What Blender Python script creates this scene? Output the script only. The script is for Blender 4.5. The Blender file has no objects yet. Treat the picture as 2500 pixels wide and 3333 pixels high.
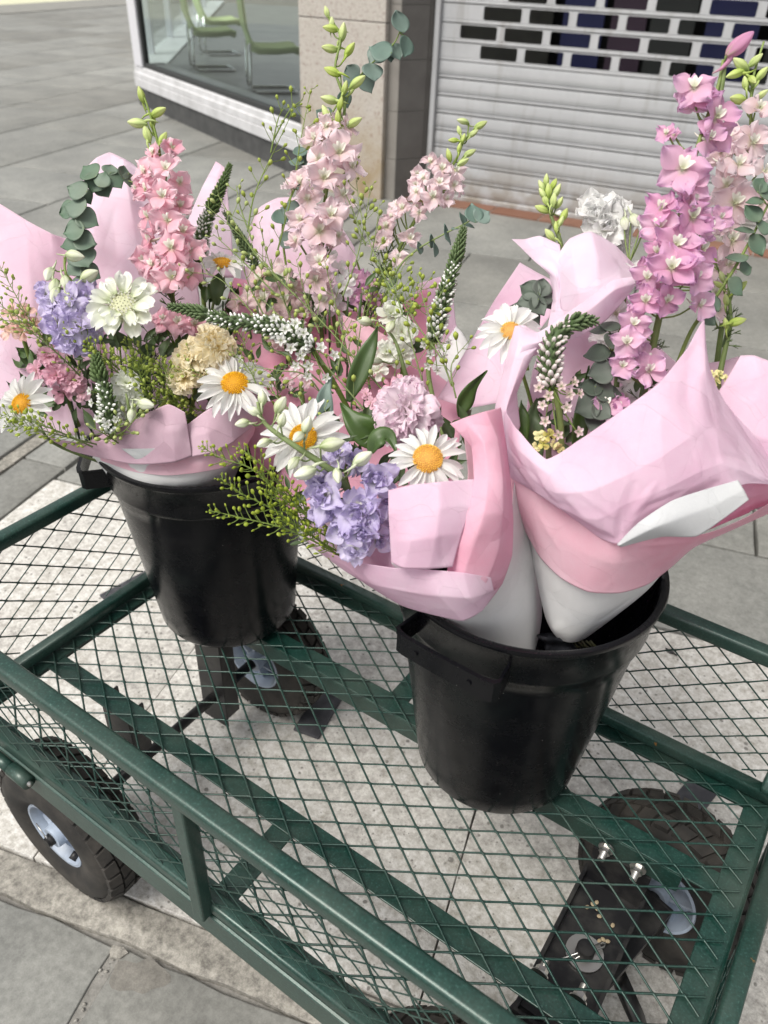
import bpy, bmesh, math, random
from mathutils import Vector, Matrix, Quaternion, noise
random.seed(7)
PI = math.pi
R_ = math.radians
sc = bpy.context.scene
COL = sc.collection

# ------------------------------------------------------------------ camera
CAM = Vector((0.8299, -0.2653, 0.8330))
_F = 2563.28
_p, _r, _y = R_(-35.603), R_(2.391), R_(33.0775)
FW = Vector((-math.sin(_y)*math.cos(_p), math.cos(_y)*math.cos(_p), math.sin(_p)))
_R0 = FW.cross(Vector((0, 0, 1))).normalized(); _U0 = _R0.cross(FW)
RT = _R0*math.cos(_r) + _U0*math.sin(_r)
UP = -_R0*math.sin(_r) + _U0*math.cos(_r)
cd = bpy.data.cameras.new('camera'); cam = bpy.data.objects.new('camera', cd); COL.objects.link(cam)
cd.sensor_fit = 'VERTICAL'; cd.sensor_height = 36; cd.sensor_width = 27; cd.lens = 36*_F/3333
cd.dof.use_dof = True; cd.dof.focus_distance = .86; cd.dof.aperture_fstop = 7.2
cd.clip_start = 0.02; cd.clip_end = 600
M = Matrix((RT, UP, -FW)).transposed().to_4x4(); M.translation = CAM; cam.matrix_world = M
sc.camera = cam

# ------------------------------------------------------------------ light
SUN_EL, SUN_AZ = 58, 250          # degrees; azimuth of the direction the light comes from, ccw from +x
w = bpy.data.worlds.new('World'); sc.world = w; w.use_nodes = True
nt = w.node_tree; nt.nodes.clear()
sky = nt.nodes.new('ShaderNodeTexSky'); sky.sky_type = 'NISHITA'; sky.sun_disc = False
sky.sun_elevation = R_(SUN_EL); sky.sun_rotation = R_(90-SUN_AZ)
sky.air_density = 1.0; sky.dust_density = 3.0; sky.ozone_density = 1.0
hs = nt.nodes.new('ShaderNodeHueSaturation'); hs.inputs['Saturation'].default_value = 0.06
bg = nt.nodes.new('ShaderNodeBackground'); bg.inputs['Strength'].default_value = 0.115
wo = nt.nodes.new('ShaderNodeOutputWorld')
nt.links.new(sky.outputs[0], hs.inputs['Color']); nt.links.new(hs.outputs[0], bg.inputs[0]); nt.links.new(bg.outputs[0], wo.inputs[0])
sd = bpy.data.lights.new('sun', 'SUN'); sd.energy = 1.9; sd.angle = R_(28); sd.color = (1, 0.94, 0.84)
so = bpy.data.objects.new('sun', sd); COL.objects.link(so)
_sv = Vector((math.cos(R_(SUN_EL))*math.cos(R_(SUN_AZ)), math.cos(R_(SUN_EL))*math.sin(R_(SUN_AZ)), math.sin(R_(SUN_EL))))
so.rotation_euler = _sv.to_track_quat('Z', 'Y').to_euler(); so.location = (0, 0, 6)
sc.view_settings.view_transform = 'Standard'; sc.view_settings.look = 'None'
sc.view_settings.exposure = 0.66; sc.view_settings.gamma = 1.0
try: sc.cycles.transparent_max_bounces = 12
except Exception: pass

GZ = -0.3                          # ground level (cart bed floor is z = 0)
K = 2500/1659

def at(px, py, d):                 # a point seen at px,py (1659 wide copy of the photo), d metres deep
    x = (px*K-1250)/_F*d; y = -(py*K-1666.5)/_F*d
    return CAM + FW*d + RT*x + UP*y

# ------------------------------------------------------------------ helpers
def link(o):
    COL.objects.link(o); return o

class MB:
    def __init__(s): s.v = []; s.f = []; s.c = []; s.m = []; s.cur = 0
    def add(s, vs, fs, cs=None):
        n = len(s.v); s.v += [tuple(p) for p in vs]; s.f += [tuple(i+n for i in f) for f in fs]
        s.c += (cs if cs else [0.0]*len(vs)); s.m += [s.cur]*len(fs); return s
    def box(s, lo, hi, M=None, c=0.0):
        x0, y0, z0 = lo; x1, y1, z1 = hi
        vs = [Vector(p) for p in ((x0,y0,z0),(x1,y0,z0),(x1,y1,z0),(x0,y1,z0),(x0,y0,z1),(x1,y0,z1),(x1,y1,z1),(x0,y1,z1))]
        if M: vs = [M @ p for p in vs]
        return s.add(vs, [(0,3,2,1),(4,5,6,7),(0,1,5,4),(1,2,6,5),(2,3,7,6),(3,0,4,7)], [c]*8)
    def tube(s, pts, r, n=10, cap=True, c=0.0, flat=None):
        pts = [Vector(p) for p in pts]; m = len(pts)
        rr = r if isinstance(r, (list, tuple)) else [r]*m
        cc = c if isinstance(c, (list, tuple)) else [c]*m
        t = []
        for i in range(m):
            a = pts[max(i-1, 0)]; b = pts[min(i+1, m-1)]; d = (b-a)
            t.append(d.normalized() if d.length > 1e-9 else Vector((0, 0, 1)))
        u = t[0].orthogonal().normalized(); vs = []; cs = []
        for i in range(m):
            if i: u = (u - t[i]*u.dot(t[i])); u = u.normalized() if u.length > 1e-9 else t[i].orthogonal().normalized()
            w_ = t[i].cross(u)
            for k in range(n):
                a = 2*PI*k/n
                vs.append(pts[i] + (u*math.cos(a) + w_*math.sin(a)*(flat or 1))*rr[i]); cs.append(cc[i])
        fs = [(i*n+k, i*n+(k+1) % n, (i+1)*n+(k+1) % n, (i+1)*n+k) for i in range(m-1) for k in range(n)]
        if cap: fs += [tuple(range(n-1, -1, -1)), tuple((m-1)*n+k for k in range(n))]
        return s.add(vs, fs, cs)
    def sqtube(s, pts, h, out, rc=.28, c=0.0):      # rounded square tube along pts; 'out' is a fixed direction across it
        pts = [Vector(p) for p in pts]; out = Vector(out).normalized(); m = len(pts); pr = []
        for sx, sy, a0 in ((1, 1, 0), (-1, 1, 90), (-1, -1, 180), (1, -1, 270)):
            for q in range(4): a = R_(a0+q*30); pr.append(((sx*(1-rc)+rc*math.cos(a))*h, (sy*(1-rc)+rc*math.sin(a))*h))
        n = len(pr); vs = []
        for i in range(m):
            d = (pts[min(i+1, m-1)]-pts[max(i-1, 0)]).normalized(); v = d.cross(out).normalized(); vs += [pts[i]+out*a+v*b for a, b in pr]
        fs = [(i*n+k, i*n+(k+1) % n, (i+1)*n+(k+1) % n, (i+1)*n+k) for i in range(m-1) for k in range(n)]+[tuple(range(n-1, -1, -1)), tuple((m-1)*n+k for k in range(n))]
        return s.add(vs, fs, [c]*len(vs))
    def lathe(s, prof, n=48, M=None, c=0.0, caps=False):
        vs = []
        for (r, z) in prof:
            for k in range(n):
                a = 2*PI*k/n; p = Vector((r*math.cos(a), r*math.sin(a), z)); vs.append(M @ p if M else p)
        fs = [(i*n+k, i*n+(k+1) % n, (i+1)*n+(k+1) % n, (i+1)*n+k) for i in range(len(prof)-1) for k in range(n)]
        if caps: fs += [tuple(range(n-1, -1, -1)), tuple((len(prof)-1)*n+k for k in range(n))]
        return s.add(vs, fs, [c]*len(vs))
    def grid(s, P, c=None, close=False):
        h = len(P); w_ = len(P[0]); vs = [p for r in P for p in r]
        fs = [(i*w_+j, i*w_+j+1, (i+1)*w_+j+1, (i+1)*w_+j) for i in range(h-1) for j in range(w_-1)]
        if close: fs += [(i*w_+w_-1, i*w_, (i+1)*w_, (i+1)*w_+w_-1) for i in range(h-1)]
        return s.add(vs, fs, [x for r in c for x in r] if c else None)
    def blob(s, M, n=8, m=5, c=0.0, prof=None):     # small closed lathe of unit radius, z from -1 to 1, under matrix M
        pr = prof or [(math.sin(PI*(i+.5)/m), -math.cos(PI*(i+.5)/m)) for i in range(m)]
        vs = [M @ Vector((0, 0, -1))]; cs = [c if not isinstance(c, tuple) else c[0]]
        for (r, z) in pr:
            for k in range(n):
                a = 2*PI*k/n; vs.append(M @ Vector((r*math.cos(a), r*math.sin(a), z)))
                cs.append(c if not isinstance(c, tuple) else c[0]+(c[1]-c[0])*(z+1)/2)
        vs.append(M @ Vector((0, 0, 1))); cs.append(c if not isinstance(c, tuple) else c[1]); q = len(pr)
        fs = [(0, 1+(k+1) % n, 1+k) for k in range(n)]
        fs += [(1+i*n+k, 1+i*n+(k+1) % n, 1+(i+1)*n+(k+1) % n, 1+(i+1)*n+k) for i in range(q-1) for k in range(n)]
        L = 1+q*n; fs += [(1+(q-1)*n+k, 1+(q-1)*n+(k+1) % n, L) for k in range(n)]
        return s.add(vs, fs, cs)
    def build(s, name, mat, parent=None, smooth=True, bevel=0, solid=0, origin=None):
        me = bpy.data.meshes.new(name); org = Vector(origin) if origin is not None else Vector((0, 0, 0))
        me.from_pydata([tuple(Vector(p)-org) for p in s.v], [], s.f)
        mats = mat if isinstance(mat, (list, tuple)) else [mat]
        for m_ in mats: me.materials.append(m_)
        if len(mats) > 1: me.polygons.foreach_set('material_index', s.m)
        at_ = me.attributes.new('t', 'FLOAT', 'POINT'); at_.data.foreach_set('value', s.c)
        if smooth: me.polygons.foreach_set('use_smooth', [True]*len(me.polygons))
        me.update(); o = bpy.data.objects.new(name, me); link(o); o.location = org
        if parent: o.parent = parent; o.location = org - Vector(parent.get('_org', (0, 0, 0)))
        if solid:
            md = o.modifiers.new('thickness', 'SOLIDIFY'); md.thickness = solid; md.offset = 0
        if bevel:
            md = o.modifiers.new('bevel', 'BEVEL'); md.width = bevel; md.segments = 2; md.limit_method = 'ANGLE'; md.angle_limit = R_(40)
        return o

def sharp(o, deg=40):
    o.data.polygons.foreach_set('use_smooth', [True]*len(o.data.polygons))
    o.data.set_sharp_from_angle(angle=R_(deg)); return o

def tag(o, label, cat=None, group=None, kind=None):
    if label: o['label'] = label
    if cat: o['category'] = cat
    if group: o['group'] = group
    if kind: o['kind'] = kind
    return o

def thing(name, label, cat, loc, group=None):
    o = link(bpy.data.objects.new(name, None)); o.location = loc; o.empty_display_size = .05
    o['_org'] = tuple(loc)
    return tag(o, label, cat, group)

# ------------------------------------------------------------------ materials
def mat(name, base=(.5, .5, .5), rough=.6, metal=0, **kw):
    m = bpy.data.materials.new(name); m.use_nodes = True; n = m.node_tree; b = n.nodes['Principled BSDF']
    b.inputs['Base Color'].default_value = (*base, 1); b.inputs['Roughness'].default_value = rough
    b.inputs['Metallic'].default_value = metal
    for k, v in kw.items(): b.inputs[k.replace('_', ' ')].default_value = v
    return m
def N(m, t, **kw):
    n = m.node_tree.nodes.new(t)
    for k, v in kw.items():
        if k.startswith('i_'): n.inputs[k[2:].replace('_', ' ')].default_value = v
        else: setattr(n, k, v)
    return n
def L(m, a, b): m.node_tree.links.new(a, b)
def bsdf(m): return m.node_tree.nodes['Principled BSDF']
def ramp(m, fac, stops, interp='LINEAR'):
    r = N(m, 'ShaderNodeValToRGB'); e = r.color_ramp.elements; r.color_ramp.interpolation = interp
    while len(e) < len(stops): e.new(.5)
    for i, (p, c) in enumerate(stops): e[i].position = p; e[i].color = (*c, 1) if len(c) == 3 else c
    L(m, fac, r.inputs[0]); return r.outputs[0]
def mix(m, f, a, b, mode='MIX'):
    x = N(m, 'ShaderNodeMix', data_type='RGBA', blend_type=mode)
    for s_, v in ((0, f), (6, a), (7, b)):
        if hasattr(v, 'is_output'): L(m, v, x.inputs[s_])
        else: x.inputs[s_].default_value = v if s_ == 0 else (*v, 1)
    return x.outputs[2]
def tex(m, kind='Noise', scale=5, detail=4, rough=.6, coord='Object', dim=None, vec=None, **kw):
    if vec is None: tc = N(m, 'ShaderNodeTexCoord'); vec = tc.outputs[coord]
    t = N(m, 'ShaderNodeTex'+kind)
    t.inputs['Scale'].default_value = scale
    if kind == 'Noise': t.inputs['Detail'].default_value = detail; t.inputs['Roughness'].default_value = rough
    for k, v in kw.items():
        if hasattr(t, k): setattr(t, k, v)
        else: t.inputs[k].default_value = v
    L(m, vec, t.inputs['Vector']); return t
def bump(m, h, strength=.3, dist=.001, prev=None):
    b = N(m, 'ShaderNodeBump'); b.inputs['Strength'].default_value = strength; b.inputs['Distance'].default_value = dist
    L(m, h, b.inputs['Height'])
    if prev is not None: L(m, prev, b.inputs['Normal'])
    L(m, b.outputs[0], bsdf(m).inputs['Normal']); return b.outputs[0]
def attr(m, name='t'):
    a = N(m, 'ShaderNodeAttribute'); a.attribute_name = name; return a.outputs['Fac']

def stone(name, c0, c1, speck=None, speck2=None, bs=.4, fine=900, mott=.35, rgh=.8):
    m = mat(name, rough=rgh); t1 = tex(m, scale=3.2, detail=8, rough=.65, coord='Object')
    t2 = tex(m, scale=85, detail=6, rough=.8)
    col = ramp(m, t1.outputs['Fac'], [(.3, c0), (.7, c1)])
    col = mix(m, mott, col, ramp(m, t2.outputs['Fac'], [(.36, (.16,)*3), (.64, (.82,)*3)]), 'OVERLAY')
    a = attr(m); col = mix(m, a, col, mix(m, 1.0, col, (.74, .725, .70), 'MULTIPLY'))
    if speck:
        v = tex(m, 'Voronoi', scale=speck[0]); nz = tex(m, scale=speck[0]*.45, detail=3)
        mm = N(m, 'ShaderNodeMath', operation='MULTIPLY_ADD'); L(m, nz.outputs['Fac'], mm.inputs[0]); mm.inputs[1].default_value = .9; L(m, v.outputs['Distance'], mm.inputs[2])
        col = mix(m, ramp(m, mm.outputs[0], [(speck[1], (1, 1, 1)), (speck[1]+.09, (0, 0, 0))]), col, speck[2])
    if speck2:
        v = tex(m, 'Voronoi', scale=speck2[0]); nz = tex(m, scale=speck2[0]*.6, detail=2)
        mm = N(m, 'ShaderNodeMath', operation='MULTIPLY_ADD'); L(m, nz.outputs['Fac'], mm.inputs[0]); mm.inputs[1].default_value = .9; L(m, v.outputs['Distance'], mm.inputs[2])
        col = mix(m, ramp(m, mm.outputs[0], [(speck2[1], (1, 1, 1)), (speck2[1]+.1, (0, 0, 0))]), col, speck2[2])
    L(m, col, bsdf(m).inputs['Base Color'])
    t3 = tex(m, scale=fine*.30, detail=8, rough=.8)
    b1 = bump(m, t3.outputs['Fac'], bs, .0012); bump(m, t1.outputs['Fac'], bs, .006, b1)
    return m
M_gran = stone('white granite', (.47, .455, .43), (.61, .595, .565), (62, .50, (.20, .19, .175)), (140, .50, (.30, .29, .27)), 1.0, mott=.62)
M_strip = stone('worn kerb stone', (.225, .213, .19), (.335, .318, .285), (110, .33, (.15, .145, .13)), None, 1.0, mott=.7)
M_slab = stone('grey paving stone', (.172, .175, .166), (.280, .280, .263), (60, .22, (.12, .12, .12)), None, .3, rgh=.52)
M_slab2 = stone('rough paving stone', (.27, .26, .24), (.38, .37, .345), (50, .32, (.16, .15, .14)), None, .6)
M_joint = stone('joint grit', (.09, .086, .078), (.17, .16, .15), (160, .30, (.5, .5, .48)), None, 1.0)
M_far = stone('road stone painted sunlit', (.50, .50, .36), (.62, .61, .44), None, None, .2)  # far road: its warm sunlight is painted into the pale yellow base colour
M_kerb = stone('kerb stone', (.20, .20, .185), (.26, .255, .235), None, None, .3)

# green hammered paint with rust specks
M_green = mat('dark green hammered paint', (.012, .07, .05), .34, .25, Coat_Weight=.35, Coat_Roughness=.22)
_t = tex(M_green, scale=420, detail=2, rough=.5); _d = tex(M_green, scale=9, detail=6)
_c = ramp(M_green, _t.outputs['Fac'], [(.35, (.006, .034, .026)), (.62, (.012, .053, .042)), (.8, (.05, .12, .10))])
_c = mix(M_green, ramp(M_green, _d.outputs['Fac'], [(.42, (0, 0, 0)), (.75, (.5, .5, .5))]), _c, (.085, .11, .09))
_k = tex(M_green, scale=75, detail=9, rough=.85); _c = mix(M_green, ramp(M_green, _k.outputs['Fac'], [(.70, (0, 0, 0)), (.73, (.8, .8, .8))]), _c, (.30, .33, .30))
_r = tex(M_green, scale=34, detail=5, rough=.7)
_c = mix(M_green, ramp(M_green, _r.outputs['Fac'], [(.705, (0, 0, 0)), (.74, (1, 1, 1))]), _c, (.33, .14, .03))
L(M_green, _c, bsdf(M_green).inputs['Base Color']); bump(M_green, _t.outputs['Fac'], .25, .0006)
L(M_green, ramp(M_green, _d.outputs['Fac'], [(.3, (.28,)*3), (.75, (.55,)*3)]), bsdf(M_green).inputs['Roughness'])
# black plastic
M_blk = mat('black bucket plastic', (.006, .006, .007), .2, 0, Specular_IOR_Level=.30)
_s = tex(M_blk, scale=22, detail=10, rough=.75); _s2 = tex(M_blk, 'Voronoi', scale=60); _s3 = tex(M_blk, scale=5, detail=3)
L(M_blk, ramp(M_blk, _s.outputs['Fac'], [(.35, (.16,)*3), (.7, (.36,)*3)]), bsdf(M_blk).inputs['Roughness'])
_c = mix(M_blk, ramp(M_blk, _s.outputs['Fac'], [(.62, (0, 0, 0)), (.72, (.5, .5, .5))]), (.0035, .0035, .005), (.018, .016, .014))
_c = mix(M_blk, ramp(M_blk, _s2.outputs['Distance'], [(.012, (1, 1, 1)), (.035, (0, 0, 0))]), _c, (.30, .29, .27))
L(M_blk, _c, bsdf(M_blk).inputs['Base Color']); bump(M_blk, _s3.outputs['Fac'], .25, .012)
M_bmet = mat('black painted steel', (.010, .010, .012), .42, .2)
_s = tex(M_bmet, scale=30, detail=8); L(M_bmet, ramp(M_bmet, _s.outputs['Fac'], [(.45, (.008, .008, .010)), (.75, (.05, .048, .045))]), bsdf(M_bmet).inputs['Base Color'])
M_zinc = mat('zinc plated steel', (.55, .54, .52), .35, 1.0)
M_tyre = mat('black tyre rubber', (.018, .016, .015), .8)
_s = tex(M_tyre, scale=18, detail=8); L(M_tyre, ramp(M_tyre, _s.outputs['Fac'], [(.4, (.014, .013, .012)), (.75, (.060, .053, .046))]), bsdf(M_tyre).inputs['Base Color'])
bump(M_tyre, tex(M_tyre, scale=350, detail=4).outputs['Fac'], .4, .0008)
M_rim = mat('pale blue grey plastic', (.36, .42, .52), .45)
_s = tex(M_rim, scale=14, detail=8); L(M_rim, ramp(M_rim, _s.outputs['Fac'], [(.35, (.22, .25, .30)), (.6, (.38, .45, .56))]), bsdf(M_rim).inputs['Base Color'])
M_pad = mat('dark grey plate', (.05, .052, .062), .7)
L(M_pad, ramp(M_pad, tex(M_pad, scale=25, detail=7).outputs['Fac'], [(.4, (.030, .031, .038)), (.75, (.10, .10, .11))]), bsdf(M_pad).inputs['Base Color'])

# ------------------------------------------------------------------ the setting: ground and paving
TH = R_(15.2); PU = Vector((math.cos(TH), math.sin(TH))); PV = Vector((-math.sin(TH), math.cos(TH)))
def uv(u, v, z=GZ): p = PU*u + PV*v; return Vector((p.x, p.y, z))
g = MB(); g.add([(-120, -60, GZ-.03), (120, -60, GZ-.03), (120, 160, GZ-.03), (-120, 160, GZ-.03)], [(0, 1, 2, 3)])
tag(g.build('ground', M_joint), None, None, None, 'structure')

def wob(mb, u0, v0, u1, v1, top=0.0, jit=.0015, gap=.004, c=None, th=.028, step=.05):
    # one slab: outline with slightly broken edges, rounded arris
    u0 += gap; v0 += gap; u1 -= gap; v1 -= gap; pts = []
    def edge(a, b):
        n = max(2, int((Vector(b)-Vector(a)).length/step))
        for i in range(n):
            f = i/n; p = Vector(a).lerp(Vector(b), f)
            k = noise.noise(Vector((p.x*9, p.y*9, 3.1)))*jit*1.6 + noise.noise(Vector((p.x*40, p.y*40, 1.7)))*jit
            d = (Vector(b)-Vector(a)).normalized(); nn = Vector((-d.y, d.x)); pts.append(p+nn*(k+jit*.6 if 0 < i else jit))
    edge((u0, v0), (u1, v0)); edge((u1, v0), (u1, v1)); edge((u1, v1), (u0, v1)); edge((u0, v1), (u0, v0))
    n = len(pts); c_ = Vector(((u0+u1)/2, (v0+v1)/2)); cc = random.random() if c is None else c
    z = GZ+top; b = min(.004, gap)
    ring = lambda s, zz: [uv(*(p + (c_-p).normalized()*s), zz) for p in pts]
    vs = ring(0, z-th) + ring(0, z-b*.8) + ring(b*.5, z-b*.2) + ring(b*1.4, z)
    fs = [(k*n+i, k*n+(i+1) % n, (k+1)*n+(i+1) % n, (k+1)*n+i) for k in range(3) for i in range(n)]
    fs.append(tuple(3*n+i for i in range(n)))
    mb.add(vs, fs, [cc]*len(vs))

gr = MB(); x = -.587
for u0, u1 in ((-.587, .05), (.05, .658), (.658, 1.27), (1.27, 1.9)): wob(gr, u0, -.012, u1, .852, 0, .0009, .0009, random.random()*.4)
sharp(tag(gr.build('pavement', M_gran), 'white speckled granite slabs', None, None, 'structure'), 50)
stp = MB()
for u0, u1 in ((-2.2, -1.3), (-1.3, -.52), (-.52, .92), (.92, 1.6), (1.6, 2.4)): wob(stp, u0, -.074, u1, -.012, -.002, .0042, .0012, random.random()*.3)
u = -6.0
wob(stp, -.775, -.07, -.731, .88, -.001, .002, .001, .2); wob(stp, -.775, .88, -.731, 1.9, -.001, .002, .001, .3)
sharp(tag(stp.build('kerb', M_strip), None, None, None, 'structure'), 50)
sl = MB()
for u0, u1, g_ in ((-1.1, -.45, .003), (-.45, .240, .002), (.2485, .93, .002), (.93, 1.6, .003), (1.6, 2.3, .003)):
    wob(sl, u0, -.80, u1, -.074, -.003, .0042, g_, random.random()*.5)
    wob(sl, u0-.2, -1.5, u1-.2, -.80, -.003, .003, g_)
wob(sl, -.727, .2, -.591, .907, 0, .002, .003, .45); wob(sl, -.727, .907, -.591, 1.6, 0, .003, .003, .1)
for a_, b_ in ((1.9, 2.62), (2.62, 3.2), (3.2, 3.86)): wob(sl, -.775, a_, -.591, b_, 0, .002, .003)
wob(sl, -.727, 1.6, -.591, 1.9, 0, .002, .003)
rows = [.856, 1.195, 1.86, 2.50, 3.13, 3.86]
for i in range(5):
    u = -.587; first = True
    js = {0: [.0, .85, 1.9], 1: [.30, 1.12, 2.0], 2: [-.06, .75, 1.6], 3: [-.06, .70, 1.5], 4: [.21, 1.0, 1.8]}[i] + [2.6, 3.4, 4.2, 5]
    for j in js:
        if j > u+.05: wob(sl, u, rows[i], j, rows[i+1], 0, .002, .003)
        u = j
cols = [(-.779, -1.50, [-.9, .2, 1.05]), (-1.50, -2.26, None), (-2.26, -3.02, [2.96, 3.55, 4.35, 5.2, 6.1]), (-3.02, -3.70, [3.1, 4.60, 5.25, 6.2]), (-3.70, -4.40, [4.2, 5.18, 5.40, 6.4]),
        (-4.40, -5.12, [4.3, 5.2, 6.25, 7.1]), (-5.12, -5.84, [5.4, 6.48, 6.73, 7.8]), (-5.84, -6.6, None), (-6.6, -7.35, None), (-7.35, -8.1, None), (-8.1, -8.9, None), (-8.9, -9.7, None), (-9.7, -10.5, None)]
for a, b, js in cols:
    v = -2.0; js = list(js or []); 
    if not js: v = -2.0-random.random()*.6; js = []; q = v
    else:
        q = js[0]; pre = []
        while q > -2: q -= .6+.3*random.random(); pre.append(q)
        js = pre[::-1]+js; q = js[-1]
        v = js[0]
    while q < 17: q += .6+.45*random.random(); js.append(q)
    for j in js:
        if j > v+.02:
            wob(sl, b, v, a, j, 0, .002, .0055, None, .028, .12 if a < -3 else .05)
            v = j
sharp(tag(sl.build('paving', M_slab), None, None, None, 'structure'), 50)
kb = MB(); kb.box((-11.9, -8, GZ-.03), (-10.5, 22, GZ+.01), Matrix.Rotation(TH, 4, 'Z'))
tag(kb.build('far_kerb', M_kerb, None, False), None, None, None, 'structure')
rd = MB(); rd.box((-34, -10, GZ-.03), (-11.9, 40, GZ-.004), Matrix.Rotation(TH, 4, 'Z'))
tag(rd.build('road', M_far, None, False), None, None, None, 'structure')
mo = MB(); mo.box((.236, -1.5, GZ-.03), (.253, -.079, GZ-.0065), Matrix.Rotation(TH, 4, 'Z')); mo.box((-.60, -.10, GZ-.03), (1.9, .02, GZ-.014), Matrix.Rotation(TH, 4, 'Z'))
tag(mo.build('joint_filling', stone('pale joint mortar', (.16, .155, .145), (.30, .29, .27), (200, .4, (.07, .07, .06)), None, 1.0), None, False), None, None, None, 'structure')
# broken mortar, stone chips and a worn hollow in the near joint
ch = MB(); random.seed(3)
for i in range(40):
    f = random.random(); p = uv(.243+random.uniform(-.005, .005), -.078-f*.5, GZ-.004)
    s_ = random.uniform(.0008, .0024)*(1 if i%6 else 1.3)
    ch.blob(Matrix.Translation(p) @ Matrix.Rotation(random.random()*6, 4, 'Z') @ Matrix.Diagonal((s_*1.3, s_, s_*.7, 1)), 5, 3, random.random())
M_chip = mat('mortar chips', (.5, .5, .47), .9)
tag(ch.build('mortar', [M_slab2], None, False), None, None, None, 'stuff')
cs_ = MB(); pts = [(.236, -.079), (.252, -.076), (.262, -.080), (.256, -.090), (.243, -.094), (.237, -.087)]
n = len(pts); vs = [uv(a, b, GZ-.02) for a, b in pts]+[uv(a, b, GZ+.0005) for a, b in pts]
cs_.add(vs, [(i, (i+1) % n, n+(i+1) % n, n+i) for i in range(n)]+[tuple(n+i for i in range(n))])
tag(cs_.build('stone_chip', M_strip, None, False), 'small loose chip of stone wedged in the corner of the grey paving joint, lower left', 'stone chip')
hol = MB(); n = 26; o0 = Vector((.292, -.100)); ring = []
for i in range(n):
    a = 2*PI*i/n; r_ = .034*(1+.25*math.sin(a*2+.5)+.12*math.sin(a*5)); ring.append(o0+Vector((r_*1.0*math.cos(a), r_*.72*math.sin(a))).to_3d().to_2d())
hol.add([uv(*o0, GZ-.0020)]+[uv(*(o0.lerp(p, .6)), GZ-.0021) for p in ring]+[uv(*p, GZ-.0027) for p in ring],
        [(0, 1+i, 1+(i+1) % n) for i in range(n)]+[(1+i, 1+n+i, 1+n+(i+1) % n, 1+(i+1) % n) for i in range(n)])
tag(hol.build('repair_patch', stone('mortar patch', (.115, .108, .096), (.25, .238, .215), (90, .3, (.1, .1, .09)), None, 1.0)), None, None, None, 'structure')

# ------------------------------------------------------------------ shop front with roller shutter
random.seed(11)
S0 = Vector((-1.574, 3.721, 0)); SA = .1441
MS = Matrix.Translation(S0) @ Matrix.Rotation(SA, 4, 'Z')          # x along the shutter, y into the building
def concrete(name, a, b, sc_=6, r=.8, bs=.3):
    m = mat(name, rough=r); t = tex(m, scale=sc_, detail=8, rough=.65)
    L(m, ramp(m, t.outputs['Fac'], [(.35, a), (.68, b)]), bsdf(m).inputs['Base Color'])
    bump(m, tex(m, scale=sc_*30, detail=5).outputs['Fac'], bs, .001); return m
M_col = mat('beige granite cladding', rough=.55)
_n = tex(M_col, scale=55, detail=5, rough=.8); _n2 = tex(M_col, scale=130, detail=3); _n3 = tex(M_col, scale=3.5, detail=6)
_c = ramp(M_col, _n.outputs['Fac'], [(.40, (.42, .385, .34)), (.52, (.51, .48, .44)), (.62, (.30, .23, .20))])
_c = mix(M_col, ramp(M_col, _n2.outputs['Fac'], [(.56, (0, 0, 0)), (.66, (.6, .6, .6))]), _c, (.26, .22, .20))
_sx = N(M_col, 'ShaderNodeSeparateXYZ'); _tc = N(M_col, 'ShaderNodeTexCoord'); L(M_col, _tc.outputs['Object'], _sx.inputs[0])
_h = N(M_col, 'ShaderNodeMapRange'); L(M_col, _sx.outputs['Z'], _h.inputs[0]); _h.inputs[1].default_value = -.25; _h.inputs[2].default_value = .28; _h.inputs[3].default_value = 1; _h.inputs[4].default_value = 0
_mm = N(M_col, 'ShaderNodeMath', operation='MULTIPLY'); L(M_col, _h.outputs[0], _mm.inputs[0]); L(M_col, ramp(M_col, _n3.outputs['Fac'], [(.38, (0, 0, 0)), (.6, (1, 1, 1))]), _mm.inputs[1])
_c = mix(M_col, _mm.outputs[0], _c, (.30, .22, .12)); L(M_col, _c, bsdf(M_col).inputs['Base Color'])
M_tile = concrete('grey brown wall tile', (.105, .098, .092), (.135, .127, .12), 8, .4, .1)
M_tile2 = concrete('pale grey brown wall tile', (.20, .185, .17), (.25, .235, .215), 8, .4, .1)
M_grout = mat('pale grout', (.30, .29, .27), .9)
M_wall = concrete('rendered wall', (.30, .29, .27), (.36, .35, .33))
M_dark = mat('dark interior', (.010, .010, .011), .9)

co = thing('stone_column', 'beige speckled granite column with brown stains, between shop window and roller shutter', 'column', MS @ Vector((-.43, -.05, GZ)))
for z0, z1 in ((GZ-.02, .530), (.534, 1.40), (1.404, 2.6)):
    m = MB(); m.box((-.68, -.21, z0), (-.182, .30, z1), MS); m.build('cladding_panel', M_col, co, False, .003)
m = MB(); m.box((-.676, -.206, GZ), (-.186, .296, 2.59), MS); m.build('core', M_dark, co, False)

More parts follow.
